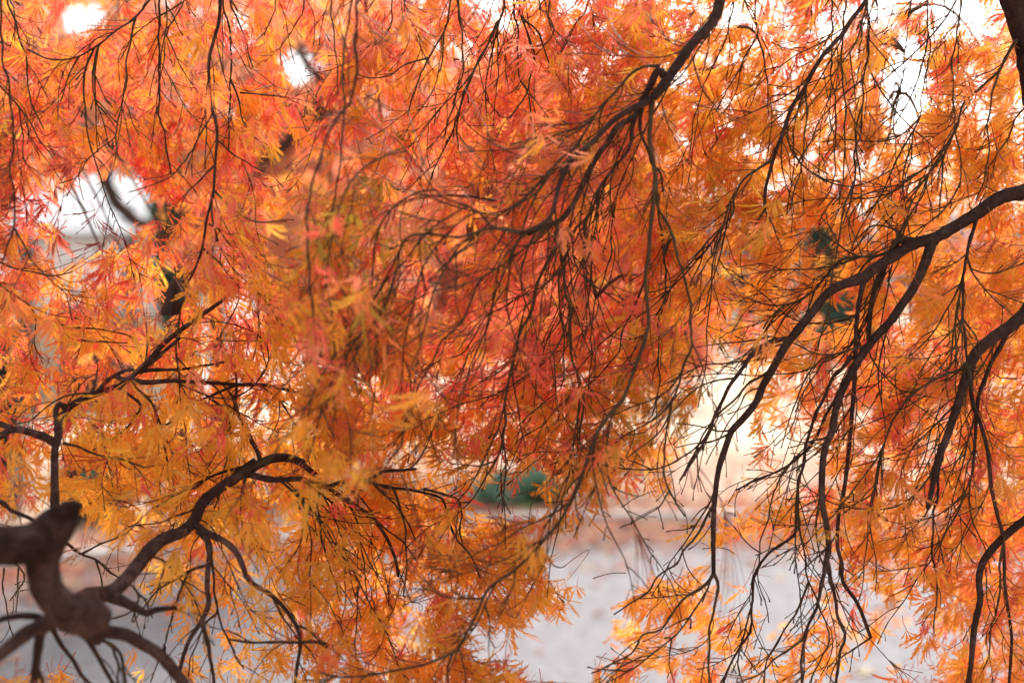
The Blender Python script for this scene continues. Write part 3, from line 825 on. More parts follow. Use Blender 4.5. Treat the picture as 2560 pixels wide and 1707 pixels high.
def side_twigs():
    for key, kind, tree, p3, rad in list(PARTS):
        if kind == 'trunk' or key in ('Rover', 'Rback', 'L4', 'L5', 'L6', 'L3'): continue
        n = len(p3)
        sgn = random.choice((-1, 1))
        i = random.randint(4, 9)
        w = rad[0] * 2 / (K * p3[0][1])
        while i < n - 1:
            x, y = PX(p3[i])
            if -60 < x < 2620 and -160 < y < 1760:
                tan = norm(p3[min(i + 1, n - 1)] - p3[i - 1])
                side = norm(np.cross(tan, [0, -1, 0])) * sgn
                d = norm(tan * random.uniform(0.8, 1.2) + side * random.uniform(0.3, 0.8) + np.array([0, random.uniform(-.3, .6), 0]))
                if key[0] in 'TL' and random.random() < 0.35:
                    i += 4
                    continue
                dens = density(x, y)
                ln = random.uniform(0.025, 0.085) if random.random() < 0.72 else random.uniform(0.085, 0.19)
                if dens < 0.12: ln *= 0.75
                tgt = flow3(x, y, 0.32)
                r0 = min(rad[i] * 0.6, random.uniform(0.0006, 0.0011))
                pts, rr = grow(p3[i], d, ln, r0, 0.0005, tgt, 0.15, 0.16, hook=random.choice((0, 0, sgn * 0.7, -0.6)))
                add_twig(tree, pts, rr)
                if ln > 0.06:
                    for j in range(4, len(pts) - 2, random.choice((4, 4, 8))):
                        s2 = random.choice((-1, 1))
                        t2 = norm(pts[j + 1] - pts[j - 1])
                        d2 = norm(t2 + norm(np.cross(t2, [0, -1, 0])) * s2 * 0.9)
                        q, qr = grow(pts[j], d2, random.uniform(0.02, 0.06), rr[j] * 0.8, 0.00045, tgt, 0.10, 0.22, hook=s2 * 0.5)
                        add_twig(tree, q, qr)
            sgn = -sgn
            i += random.choice((4, 5, 6, 7, 8)) if w < 14 else random.choice((7, 9, 11, 13))


def hangers():
    """long whips that hang from the limbs, as a weeping maple has them"""
    jobs = [('M1', 4), ('M2', 4), ('M3', 6), ('M5', 5), ('M4', 5), ('M7', 4), ('M7b', 4), ('T1', 3), ('T3', 4), ('T13', 3), ('R1a', 2), ('R1b', 4), ('R2', 3), ('R5', 5), ('Rover', 0), ('M', 3), ('R12', 6), ('R1c', 3), ('R1d', 4), ('R1f', 5), ('R1g', 1), ('R1i', 3), ('R2b', 4), ('R2c', 3), ('R3', 4), ('R5b', 4), ('R6', 4), ('R10', 4), ('M3b', 4), ('R1h', 4), ('R9', 3), ('M1a', 5), ('M1b', 4), ('R3', 2), ('L1', 4), ('L1a', 6), ('L2b', 4)]
    PK = {p[0]: p for p in PARTS}
    for key, cnt in jobs:
        _, kind, tree, p3, rad = PK[key]
        for _ in range(cnt):
            i = random.randint(int(len(p3) * 0.15), len(p3) - 2)
            x, y = PX(p3[i])
            tan = norm(p3[i + 1] - p3[i - 1])
            ln = random.uniform(0.14, 0.34)
            tgt = norm(flow3(x, y + 150, 0.3) + np.array([0, 0, -0.5]))
            ex, ey = PX(p3[i] + tgt * ln)
            if density(ex, ey) < 0.3: ln *= 0.5
            pts, rr = grow(p3[i], tan + tgt * 0.6, ln, 0.0014, 0.0006, tgt, 0.12, 0.14)
            pts[:, 1] += np.linspace(0, random.uniform(-0.03, 0.16), len(pts))
            add_twig(tree, pts, rr)
            for j in range(4, len(pts) - 2, 4):
                if random.random() < 0.7:
                    s2 = random.choice((-1, 1))
                    t2 = norm(pts[j + 1] - pts[j - 1])
                    d2 = norm(t2 + norm(np.cross(t2, [0, -1, 0])) * s2 * 0.8 + np.array([0, random.uniform(-.2, .6), 0]))
                    q, qr = grow(pts[j], d2, random.uniform(0.03, 0.10), rr[j] * 0.75, 0.0005, tgt, 0.10, 0.2, hook=s2 * 0.5)
                    add_twig(tree, q, qr)


def back_whips():
    """the far side of the same canopies: whips 0.5 - 1.6 m further off"""
    BN = [n for n in nodes if n[5] in LINES and n[5][0] in 'RM' and n[5] != 'Rtrunk' and n[3] > 0.0013]
    BP3 = np.array([n[0] for n in BN])
    for k in range(95):
        x = random.uniform(-150, 2720)
        y = random.uniform(-260, 900)
        d = random.uniform(2.45, 3.5)
        if density(x, max(0, y)) < 0.4: continue
        p = P(x, y, d)
        tree = 'R'
        ln = random.uniform(0.35, 0.8)
        tgt = norm(flow3(x, y, 0.2) + np.array([0, 0, -0.5]))
        m = 8
        for q in range(m):
            ex, ey = PX(p + tgt * ln * (q + 1) / m)
            if density(ex, ey) < 0.3:
                ln = ln * q / m
                break
        if ln < 0.12: continue
        pts, rr = grow(p, tgt, ln, 0.0022, 0.0008, tgt, 0.10, 0.12, step=0.016)
        e = (BP3 - p) * np.array([1, 0.55, 1])
        e = np.linalg.norm(e, axis=1) + np.where(BP3[:, 2] < p[2] + 0.02, 0.6, 0)
        st = BP3[int(e.argmin())]                                  # the bough it springs from
        Ld = np.linalg.norm(p - st)
        t = np.linspace(0, 1, max(5, int(Ld / 0.03)))[:, None]
        mid = (st + p) / 2 + np.array([0, 0, 0.22 * Ld])
        ld = (1 - t) ** 2 * st + 2 * t * (1 - t) * mid + t ** 2 * p
        TWIGS.append((tree, ld, np.linspace(0.0026, 0.0022, len(ld)), 0))
        add_twig(tree, pts, rr, 'back')
        for j in range(3, len(pts) - 2, 4):
            s2 = random.choice((-1, 1))
            t2 = norm(pts[j + 1] - pts[j - 1])
            d2 = norm(t2 + norm(np.cross(t2, [0, -1, 0])) * s2 * 0.8)
            q, qr = grow(pts[j], d2, random.uniform(0.06, 0.16), rr[j] * 0.7, 0.0006, tgt, 0.10, 0.2, step=0.016)
            add_twig(tree, q, qr, 'back')


side_twigs()
hangers()
back_whips()

# ------------------------------------------------------------------ leaves: sprays hung from the nearest wood
NP = np.array([n[0] for n in nodes])
NXY = np.array([(n[1], n[2]) for n in nodes])
NBACK = np.array([n[5] == 'back' for n in nodes])
NTHICK = np.array([n[3] for n in nodes])
TH = NTHICK > 0.0042
TXY, TD = NXY[TH], NP[TH][:, 1]
LEAVES = []          # (tree, pos, axis, normal, size, colour, variant, shows)


def put_leaf(tree, pos, x, y, back):
    f = flow(x, y)
    a = norm(np.array([f[0], 0, -f[1]]) + rng.normal(0, 1, 3) * np.array([0.40, 0.46, 0.32]))
    n0 = np.array([0, -1.0, 0]) - a * np.dot(a, [0, -1.0, 0])
    n0 = norm(n0)
    ang = random.gauss(0, 1.15)
    nn = norm(n0 * math.cos(ang) + np.cross(a, n0) * math.sin(ang))
    size = random.uniform(0.024, 0.043) if random.random() < 0.87 else random.uniform(0.042, 0.055)
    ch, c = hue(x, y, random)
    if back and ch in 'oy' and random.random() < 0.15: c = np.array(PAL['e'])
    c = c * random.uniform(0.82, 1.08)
    cx, cy = PX(pos + a * size * 0.5)
    if density(cx, cy) < 0.2 and random.random() < 0.93: return False
    ex, ey = PX(pos + a * size)
    if density(ex, ey) < 0.1 and random.random() < 0.8: return False
    hit = np.minimum(np.hypot(TXY[:, 0] - cx, TXY[:, 1] - cy), np.hypot(TXY[:, 0] - (cx + ex) / 2, TXY[:, 1] - (cy + ey) / 2)) < 36
    if hit.any() and (TD[hit] > pos[1] - 0.02).any() and random.random() < 0.88: return False
    shows = size / pos[1] if (0 < cx < 2560 and 0 < cy < 1707) else 0
    LEAVES.append((tree, pos, a, nn, size, c, random.randrange(NVAR) + (NVAR if back else 0), shows))
    return True


def sprays(n_sites, box_=(-170, 2730, -300, 1850)):
    got = 0
    tries = 0
    while got < n_sites and tries < n_sites * 8:
        tries += 1
        x, y = random.uniform(box_[0], box_[1]), random.uniform(box_[2], box_[3])
        dn = density(min(max(x, 0), 2560), min(max(y, 0), 1707))
        if y < 0: dn *= 0.55
        if random.random() > dn ** 1.15: continue
        back = random.random() < (0.42 if (y < 1150 or x > 1500) and not (x < 800 and 560 < y) else 0.06)
        dx, dy = NXY[:, 0] - x, NXY[:, 1] - y
        cost = np.abs(dx) + np.abs(dy) + np.where(dy > 15, dy * 1.2, 0) + rng.uniform(0, 50, len(dx)) + np.where(NTHICK > 0.012, 60, 0)
        cost = cost + np.where(NBACK != back, 5000, 0)
        i = int(cost.argmin())
        if cost[i] > 260 and not (back and cost[i] < 400):
            continue
        nd = nodes[i]
        d0 = nd[0][1]
        if back: d1 = d0 + random.uniform(-0.1, 0.15)
        else:
            d1 = d0 + (random.uniform(-0.10, 0.03) if random.random() < (0.20 if x < 850 and y > 520 else 0.05) else random.uniform(0.05, 0.32))
            if 760 < x < 1010 and 400 < y < 830 and random.random() < 0.15: d1 = random.uniform(1.65, 1.78)
            if d1 > d0:
                near = (np.hypot(dx, dy) < 70) & ~NBACK
                if near.any(): d1 = max(d1, min(np.percentile(NP[near, 1], 85), d0 + 0.3) + random.uniform(0.04, 0.26))
        tree = nd[4]
        end = P(x, y, d1)
        st = nd[0]
        L = np.linalg.norm(end - st)
        m = max(4, int(L / 0.012))
        t = np.linspace(0, 1, m)[:, None]
        mid = st * 0.5 + end * 0.5 + nd[6] * L * 0.25 + np.array([0, 0, 0.12 * L])
        pts = (1 - t) ** 2 * st + 2 * t * (1 - t) * mid + t ** 2 * end
        rr = np.linspace(0.0010, 0.0005, m)
        rr[2::3] *= 1.3
        add = 0
        # terminal pair + opposite pairs down the shoot
        spots = [end, end + rng.normal(0, 0.006, 3)]
        for q in range(m - 3, max(0, m - 12), -3):
            spots += [pts[q] + rng.normal(0, 0.008, 3)]
            if random.random() < 0.7: spots += [pts[q] + rng.normal(0, 0.012, 3)]
        for s_ in spots[:random.choice((3, 4, 4, 5))]:
            a0 = flow3(x, y, 0.35)
            pos = s_ + a0 * random.uniform(0.008, 0.026)
            px_, py_ = PX(pos)
            if put_leaf(tree, pos, px_, py_, back): add += 1
        if add:
            STALKS.append((tree, pts, rr * 0.62, (m if -10 < x < 2570 and -10 < y < 1717 else 0) * rr[0] / d1 * 0.5))
            got += 1


sprays(4900)
sprays(330, (1580, 2600, -150, 520))
sprays(120, (1000, 1600, -100, 300))
sprays(170, (820, 1560, 800, 1100))

# ------------------------------------------------------------------ build the two foreground maples
ROOT = {
    'L': empty('weeping_maple', (-0.86, 1.42, 0), 'weeping laceleaf maple with a gnarled blurred stub and low forking limbs beside the grey path', 'tree'),
    'R': empty('weeping_maple', (0.98, 2.02, 0), 'weeping laceleaf maple arching overhead, dark limbs sweeping down left from its trunk at the edge', 'tree'),
}
OR = {k: np.array(v.location) for k, v in ROOT.items()}
LIMBLABEL = {
    'R1a': 'long dark limb sweeping down left from the fork', 'R1b': 'dark limb dropping steeply below the fork', 'M': 'grey brown limb entering from the top edge',
    'L1': 'rough barked limb rising over the path', 'L2': 'upright limb bending over to the right', 'L3': 'thick limb falling away below the stub', 'R4': 'smooth limb curving down near the corner',
    'M3': 'slender olive whip curving down over the path', 'R2': 'dark limb fanning out low at the edge',
}
for key, kind, tree, p3, rad in PARTS:
    w = rad.max() * 2
    acc = Acc()
    big = w > 0.009
    tube(acc, p3, rad, 12 if big else (8 if w > 0.005 else 6), 0.10 if big else 0.05)
    me = acc.mesh(kind, OR[tree], smooth=True)
    o = link(kind, me, ROOT[tree], (M_LIMB if tree == 'L' and w > 0.008 else M_BARK) if (w > 0.0062 or kind != 'branch') and key not in ('M3',) else M_TWIG)
    if key in LIMBLABEL: o['label'] = LIMBLABEL[key]


def knob(parts, name, label, tree, voxel=0.004):
    """several stout tubes fused into one gnarled piece of wood"""
    acc = Acc()
    for w0, w1, d0, d1, pts in parts:
        p2 = np.array(pts, float)
        s = np.linspace(0, 1, len(p2))
        ws = np.array(w0) if not np.isscalar(w0) else w0 + (w1 - w0) * s
        q = spline(np.column_stack([p2, d0 + (d1 - d0) * s, ws]), 9)
        p3 = np.stack([P(a, b, c) for a, b, c in q[:, :3]])
        rad = q[:, 3] * K * q[:, 2] * 0.5
        tube(acc, p3, rad, 18, 0.035)
    me = acc.mesh(name, OR[tree], smooth=True)
    o = link(name, me, ROOT[tree], M_BOOT)
    m = o.modifiers.new('fuse', 'REMESH')
    m.mode = 'VOXEL'
    m.voxel_size = voxel
    m.use_smooth_shade = True
    s = o.modifiers.new('ease', 'SMOOTH')
    s.factor = 0.5
    s.iterations = 6
    tx = bpy.data.textures.new('bark_lumps', 'CLOUDS')
    tx.noise_scale = 0.03
    tx.noise_depth = 3
    d = o.modifiers.new('lumps', 'DISPLACE')
    d.texture = tx
    d.strength = 0.009
    d.mid_level = 0.5
    if label: o['label'] = label
    return o


knob([
    ([118, 114, 110, 106, 100], 0, 1.43, 1.47, [(-230, 1420), (-120, 1382), (-30, 1366), (45, 1362), (100, 1352)]),
    ([20, 46, 78, 100, 104, 84, 78, 84, 94, 96, 88, 66], 0, 1.47, 1.50, [(203, 1256), (186, 1268), (164, 1288), (136, 1318), (112, 1356), (104, 1402), (108, 1446), (134, 1494), (176, 1526), (214, 1536), (246, 1535), (262, 1533)]),
    ([22, 34, 46], 0, 1.48, 1.47, [(196, 1262), (172, 1262), (146, 1280)]),
    ([74, 66, 46, 30], 0, 1.5, 1.56, [(196, 1550), (224, 1570), (240, 1588), (246, 1600)]),
    ([60, 50, 46], 0, 1.5, 1.52, [(150, 1530), (125, 1552), (100, 1568)]),
    ([55, 50, 40], 0, 1.52, 1.66, [(190, 1510), (225, 1494), (262, 1484)]),
    ([50, 44, 38], 0, 1.52, 1.60, [(190, 1550), (225, 1565), (262, 1577)]),
], 'gnarled_limb', 'thick blurred brown stub with a blunt elbow', 'L')

# the left trunk itself, out of frame
acc = Acc()
tp = np.array([(-0.86, 1.42, -0.05), (-0.85, 1.42, 0.35), (-0.83, 1.42, 0.75), (-0.79, 1.41, 1.05), (-0.72, 1.42, 1.24), (-0.60, 1.42, 1.335)])
q = spline(np.column_stack([tp[:, [2, 0]], tp[:, 1], np.array([0.085, 0.07, 0.06, 0.052, 0.042, 0.028])]), 0.03)
tube(acc, q[:, [1, 2, 0]], q[:, 3], 16, 0.06)
link('trunk', acc.mesh('trunk', OR['L'], True), ROOT['L'], M_BARK)
acc = Acc()
q = spline(np.column_stack([np.array([[1.05, -0.84], [1.4, -0.95], [1.75, -0.95], [2.1, -0.75], [2.35, -0.35]]), np.array([1.42, 1.5, 1.6, 1.7, 1.8]), np.array([0.045, 0.035, 0.03, 0.022, 0.015])]), 0.03)
tube(acc, q[:, [1, 2, 0]], q[:, 3], 12, 0.06)
link('limb', acc.mesh('limb', OR['L'], True), ROOT['L'], M_BARK)

# twigs: the 300 that show largest per tree are parts, the rest one part
for tr in 'LR':
    tw = sorted((t for t in TWIGS if t[0] == tr), key=lambda t: -t[3])
    for k, (_, pts, rr, sh) in enumerate(tw[:290]):
        acc = Acc()
        tube(acc, pts, rr, 5)
        link('twig', acc.mesh('twig', OR[tr], True), ROOT[tr], M_TWIG)
    acc = Acc()
    for _, pts, rr, sh in tw[290:]:
        tube(acc, pts[::2] if len(pts) > 8 else pts, rr[::2] if len(pts) > 8 else rr, 4)
    if acc.v:
        tag(link('fine_twigs', acc.mesh('fine_twigs', OR[tr], True), ROOT[tr], M_TWIG), kind='stuff')

# the thin reddish shoots that carry the leaves
for tr in 'LR':
    acc = Acc()
    for t_, pts, rr, sh in STALKS:
        if t_ == tr: tube(acc, pts[::2] if len(pts) > 8 else pts, rr[::2] if len(pts) > 8 else rr, 3)
    tag(link('leaf_stalks', acc.mesh('leaf_stalks', OR[tr], True), ROOT[tr], M_STALK), kind='stuff')

# leaves: same rule; leaf meshes are shared between alike leaves
SHARED = {}


def shared_leaf(var, col):
    key = (var, tuple(np.round(np.array(col) * np.array([8, 14, 20])).astype(int)))
    if key not in SHARED:
        v, t, tt, pe = LEAF_NEAR[var]
        acc = Acc()
        acc.add(v, t, None, leaf_cols(tt, col, random))
        me = acc.mesh('leaf')
        me.materials.append(M_LEAF)
        SHARED[key] = me
    return SHARED[key]


for tr in 'LR':
    lv = sorted((t for t in LEAVES if t[0] == tr), key=lambda t: -t[7] * random.uniform(0.75, 1))
    for (_, pos, a, nn, size, c, var, sh) in lv[:295]:
        o = link('leaf', shared_leaf(var, c), ROOT[tr])
        x = np.cross(a, nn)
        from mathutils import Matrix
        Mx = Matrix(((x[0], a[0], nn[0], 0), (x[1], a[1], nn[1], 0), (x[2], a[2], nn[2], 0), (0, 0, 0, 1)))
        o.matrix_world = Matrix.Translation(Vector(pos)) @ Mx @ Matrix.Scale(size, 4)
        o.matrix_parent_inverse = Matrix.Identity(4)
        o.matrix_basis = Matrix.Translation(Vector(pos - OR[tr])) @ Mx @ Matrix.Scale(size, 4)
    acc = Acc()
    for (_, pos, a, nn, size, c, var, sh) in lv[295:]:
        v, t, tt, pe = LEAF_NEAR[var]
        x = np.cross(a, nn)
        w = pos + size * (v[:, :1] * x + v[:, 1:2] * a + v[:, 2:] * nn)
        acc.add(w, t, None, leaf_cols(tt, c, random))
    if acc.v:
        tag(link('foliage', acc.mesh('foliage', OR[tr]), ROOT[tr], M_LEAF), kind='stuff')
print('leaves', len(LEAVES), 'twigs', len(TWIGS), 'tris', sum(len(LEAF_NEAR[l[6]][1]) for l in LEAVES))


def withered(px, py, d, n, size, col, tr, label, spread=18):
    for k in range(n):
        pos = P(px + random.uniform(-spread, spread), py + random.uniform(-spread, spread), d + random.uniform(-.02, .02))
        a = norm(np.array([random.uniform(-.6, .6), random.uniform(-.4, .4), -1]))
        nn = norm(np.cross(a, rng.normal(0, 1, 3)))
        x = np.cross(a, nn)
        v, t, tt, pe = LEAF_CURL[k % 4]
        acc = Acc()
        sz = size * random.uniform(0.8, 1.2)
        acc.add(pos + sz * (v[:, :1] * x * 0.55 + v[:, 1:2] * a + v[:, 2:] * nn), t, None, leaf_cols(tt, np.array(col) * random.uniform(.8, 1.1), random))
        o = link('withered_leaf', acc.mesh('withered_leaf', OR[tr]), ROOT[tr], M_LEAF)
        o['label'] = label


withered(300, 1145, 1.93, 2, 0.045, PAL['d'], 'L', 'dark red withered leaf hanging limp')
withered(75, 1225, 1.85, 6, 0.04, PAL['t'], 'L', 'tan shrivelled leaf bunched near the stub', 40)
withered(215, 1345, 1.9, 3, 0.035, PAL['t'], 'L', 'tan shrivelled leaf bunched near the stub', 20)
withered(2485, 590, 1.92, 2, 0.04, PAL['d'], 'R', 'dark crimson withered leaf under the limb', 12)
withered(1138, 1392, 1.93, 3, 0.03, (0.25, 0.12, 0.04), 'R', 'brown curled leaf remnant', 16)
withered(1615, 900, 2.0, 2, 0.04, PAL['d'], 'R', 'dark crimson withered leaf on a whip', 12)
withered(240, 530, 2.0, 2, 0.045, (0.30, 0.05, 0.06), 'L', 'wispy dark red leaf skeleton against the white wall', 14)
withered(255, 600, 2.0, 2, 0.04, (0.30, 0.05, 0.06), 'L', 'wispy dark red leaf skeleton against the white wall', 10)


def dead_leaf():
    """a large folded dead leaf caught among the twigs: a bell-shaped curled sheet"""
    o = empty('withered_leaf', tuple(P(428, 700, 1.86)), 'large dark bell shaped withered leaf caught among orange leaves above the bent limb', 'leaf')
    o0 = np.array(o.location)
    acc = Acc()
    rows, colsn = 9, 11
    prof = [(0.15, 700), (0.45, 712), (0.62, 728), (0.62, 742), (0.70, 754), (0.82, 764), (0.92, 774), (0.88, 783), (0.62, 789)]
    for layer in (0, 1):
        V = []
        for i, (wd, yy) in enumerate(prof):
            cx = 436 - i * 1.5
            for j in range(colsn):
                u = j / (colsn - 1) * 2 - 1
                xx = cx + u * wd * 27 + random.uniform(-1, 1)
                dep = 1.86 + 0.014 * (u * u) * (1 + i * 0.1) + layer * 0.0012
                V.append(P(xx, yy + 3 * math.sin(j * 1.9) * (i / 8), dep) - o0)
        Q = [(r_ * colsn + c_, r_ * colsn + c_ + 1, (r_ + 1) * colsn + c_ + 1, (r_ + 1) * colsn + c_) for r_ in range(rows - 1) for c_ in range(colsn - 1)]
        acc.add(np.array(V), None, Q)
    link('blade', acc.mesh('blade', (0, 0, 0), True), o, M_WITHER)
    acc = Acc()
    pts = np.array([P(437, 668, 1.87), P(439, 685, 1.865), P(437, 703, 1.86), P(433, 730, 1.855)]) - o0
    tube(acc, pts, [0.0012, 0.001, 0.001, 0.0007], 5)
    link('stalk', acc.mesh('stalk', (0, 0, 0), True), o, M_TWIG)


dead_leaf()

# ------------------------------------------------------------------ ground
def sheet(name, poly, z, mat, label=None):
    acc = Acc()
    v = np.array([(x, y, z) for x, y in poly])
    me = bpy.data.meshes.new(name)
    me.from_pydata([tuple(p) for p in v], [], [tuple(range(len(v)))])
    o = link(name, me, None, mat)
    return tag(o, label, None, None, 'structure')


KERB = [(-14, 3.2), (-9, 5.4), (-6, 6.9), (-4, 7.95), (-2.6, 8.75), (-1.5, 9.45), (-0.6, 10.0), (0.5, 10.3), (2, 10.35), (4, 10.25), (7, 10.0), (14, 9.4), (30, 8)]
sheet('lawn', [(-600, -60), (600, -60), (600, 900), (-600, 900)], 0.0, M_LAWN, 'pale straw coloured lawn stretching away behind the path')
sheet('planting_bed', [(x, y + 0.12) for x, y in KERB] + [(30, 17), (8, 16.5), (3, 15.5), (0.5, 15), (-2, 16), (-6, 15), (-14, 12)], 0.005, M_SOIL, 'leaf strewn bed behind the kerb')
sheet('path', [(-14, 2.2), (-3, 2.6), (3, 2.6), (30, 2.0)] + KERB[::-1], 0.009, M_PATH, 'grey asphalt path curving past the maples')
sheet('ground_under_maples', [(-14, -4), (30, -4), (30, 1.9), (3, 2.5), (-3, 2.5), (-14, 2.1)], 0.005, M_SOIL, 'bare soil under the two maples')

kerb = empty('kerb', (0, 10.2, 0), 'pale stone kerb edging the grey path', 'kerb')
kq = spline(np.array(KERB[1:-1], float), 0.9)
for i in range(len(kq) - 1):
    a, b = kq[i], kq[i + 1]
    L = np.linalg.norm(b - a)
    u = (b - a) / L
    n2 = np.array([-u[1], u[0]])
    h = 0.08 + random.uniform(-.006, .006)
    a2, b2 = a + u * 0.006, b - u * 0.006
    base = [a2, b2, b2 + n2 * 0.13, a2 + n2 * 0.13]
    top = [a2 + n2 * 0.012 + u * 0.008, b2 + n2 * 0.012 - u * 0.008, b2 + n2 * 0.118 - u * 0.008, a2 + n2 * 0.118 + u * 0.008]
    V = [(p[0], p[1] - 10.2, -0.02) for p in base] + [(p[0], p[1] - 10.2, h - 0.015) for p in base] + [(p[0], p[1] - 10.2, h) for p in top]
    F = [(4 * r_ + k, 4 * r_ + (k + 1) % 4, 4 * (r_ + 1) + (k + 1) % 4, 4 * (r_ + 1) + k) for r_ in range(2) for k in range(4)] + [(8, 9, 10, 11)]
    me = bpy.data.meshes.new('kerb_stone')
    me.from_pydata(V, [], F)
    link('kerb_stone', me, kerb, M_KERB)

# fallen leaves
LIT = [(0.70, 0.34, 0.22), (0.60, 0.26, 0.18), (0.72, 0.46, 0.32), (0.48, 0.24, 0.19), (0.72, 0.56, 0.40), (0.42, 0.24, 0.18)]


def kerb_y(x):
    k = np.array(KERB)
    return float(np.interp(x, k[:, 0], k[:, 1]))


def flat_leaf(size, col, r):
    n = 7
    V, T = [(0, 0, 0.012)], []
    for k in range(2 * n):
        a = 2 * math.pi * k / (2 * n)
        rr = size * (1.0 if k % 2 == 0 else 0.42) * r.uniform(0.8, 1.1) * 0.5
        V.append((rr * math.cos(a), rr * math.sin(a), 0.004 + r.uniform(0, 0.25) * size * (k % 2 == 0)))
    for k in range(2 * n): T.append((0, 1 + k, 1 + (k + 1) % (2 * n)))
    return np.array(V), T, np.clip(np.repeat(np.array(col)[None], len(V), 0) * r.uniform(0.85, 1.1), 0, 0.95)


acc = Acc()
for k in range(14000):
    x = random.uniform(-8, 9)
    ky = kerb_y(x)
    off = random.choice((-abs(random.gauss(0, 0.75)), random.gauss(0.5, 0.5), random.uniform(0.1, 5)))
    if off > 0 and random.random() < off * 0.10: continue
    z = 0.012 if (off < -0.01 or off > 0.14) else 0.085
    v, t, c = flat_leaf(random.uniform(0.06, 0.13), random.choice(LIT), random)
    a = random.uniform(0, 6.28)
    R = np.array([[math.cos(a), -math.sin(a), 0], [math.sin(a), math.cos(a), 0], [0, 0, 1]])
    acc.add(v @ R.T + np.array([x, ky + off, z + random.uniform(0, 0.02)]), t, None, c)
tag(link('leaf_litter', acc.mesh('leaf_litter'), None, M_FAR), 'drift of fallen pink and orange leaves along the kerb', 'fallen leaves', None, 'stuff')

FIX = [(2130, 1572, .13, 4), (2165, 1690, .14, 4), (1835, 1676, .14, 4), (2350, 1545, .10, 4), (1520, 1385, .10, 2), (1560, 1410, .09, 0), (1990, 1400, .12, 4), (1950, 1455, .10, 4),
       (140, 1500, .10, 2), (40, 1655, .10, 2), (1700, 1420, .08, 2), (1760, 1520, .07, 4), (1490, 1470, .07, 2), (1610, 1390, .09, 2), (1660, 1360, .09, 0), (1440, 1360, .10, 0),
       (1560, 1350, .10, 2), (2050, 1470, .09, 4), (350, 1560, .09, 2), (1350, 1640, .05, 2)]
spots = []
for px, py, s, ci in FIX:
    d = CAMZ / ((py - HORIZON) * K)
    spots.append(((px - 1280) * K * d, d, s, LIT[ci] if ci != 4 else (0.82, 0.70, 0.52)))
for k in range(90):
    x = random.uniform(-4, 4)
    y = random.uniform(5.4, kerb_y(x) - 0.3)
    if random.random() < 0.75: y = kerb_y(x) - abs(random.gauss(0.2, 0.7))
    spots.append((x, y, random.uniform(.06, .1), random.choice(LIT)))
for x, y, s, c in spots:
    acc = Acc()
    v, t, cc = flat_leaf(s, c, random)
    acc.add(v, t, None, cc)
    o = link('fallen_leaf', acc.mesh('fallen_leaf'), None, M_FAR)
    o.location = (x, y, 0.013)
    o.rotation_euler = (0, 0, random.uniform(0, 6.28))
    tag(o, 'small blurred fallen leaf lying flat on the grey path', 'leaf', 'fallen leaves scattered on the path')

# ------------------------------------------------------------------ background trees and shrubs
def leaf_cloud(blobs, n, size, cols, wob=0.25, keep=None, origin=(0, 0, 0)):
    """leaf-sized bent faces spread through the blobs' volume, in clumps with gaps"""
    acc = Acc()
    vol = np.array([b[3] * b[4] * b[5] for b in blobs])
    pick = rng.choice(len(blobs), n, p=vol / vol.sum())
    B = np.array([b[:6] for b in blobs], float)[pick]
    ncl = max(20, n // 45)
    clc = rng.normal(0, 1, (ncl, 3))
    clc /= np.linalg.norm(clc, axis=1, keepdims=True)
    clc *= rng.uniform(0.25, 1.0, (ncl, 1)) ** (1 / 2.2)
    ci = rng.integers(0, ncl, n)
    pos = B[:, :3] + (clc[ci] + rng.normal(0, wob * 0.55, (n, 3))) * B[:, 3:6]
    shade = rng.normal(0, 1, ncl)[ci]
    if keep is not None:
        k = np.array([keep(p) for p in pos])
        pos, shade = pos[k], shade[k]
        n = len(pos)
    a = rng.normal(0, 1, (n, 3)) + np.array([0, 0, -0.6])
    a /= np.linalg.norm(a, axis=1, keepdims=True)
    b = np.cross(a, rng.normal(0, 1, (n, 3)))
    b /= np.linalg.norm(b, axis=1, keepdims=True)
    c = np.cross(a, b)
    s = size * rng.uniform(0.6, 1.3, (n, 1))
    v = np.stack([pos - a * s * .5, pos + b * s * .32 + c * s * .08, pos + a * s * .55, pos - b * s * .32 + c * s * .08], 1).reshape(-1, 3)
    i = np.arange(n)[:, None] * 4
    t = np.concatenate([i + np.array([[0, 1, 2]]), i + np.array([[0, 2, 3]])])
    cc = np.array(cols)[(np.abs(shade * 1.1 + rng.normal(0, 0.6, n)) * len(cols) / 2.6).astype(int) % len(cols)]
    cc = np.clip(cc * rng.uniform(0.8, 1.15, (n, 1)), 0.005, 0.95)
    acc.add(v - np.array(origin), t, None, np.repeat(cc, 4, 0))
    return acc


def wood(lines, name, parent, o0, rough=0.08, mat=None, sides=10):
    acc = Acc()
    for pts, r0, r1 in lines:
        p = np.array(pts, float)
        s = np.linspace(0, 1, len(p))
        m = 8 * len(p)
        tt = np.linspace(0, 1, m)
        q = np.stack([np.interp(tt, s, p[:, k]) for k in range(3)], 1)
        for _ in range(4): q[1:-1] = q[1:-1] * 0.5 + (q[:-2] + q[2:]) * 0.25
        tube(acc, q - o0, np.linspace(r0, r1, m), sides, rough)
    return link(name, acc.mesh(name, (0, 0, 0), True), parent, mat or M_FARBARK)


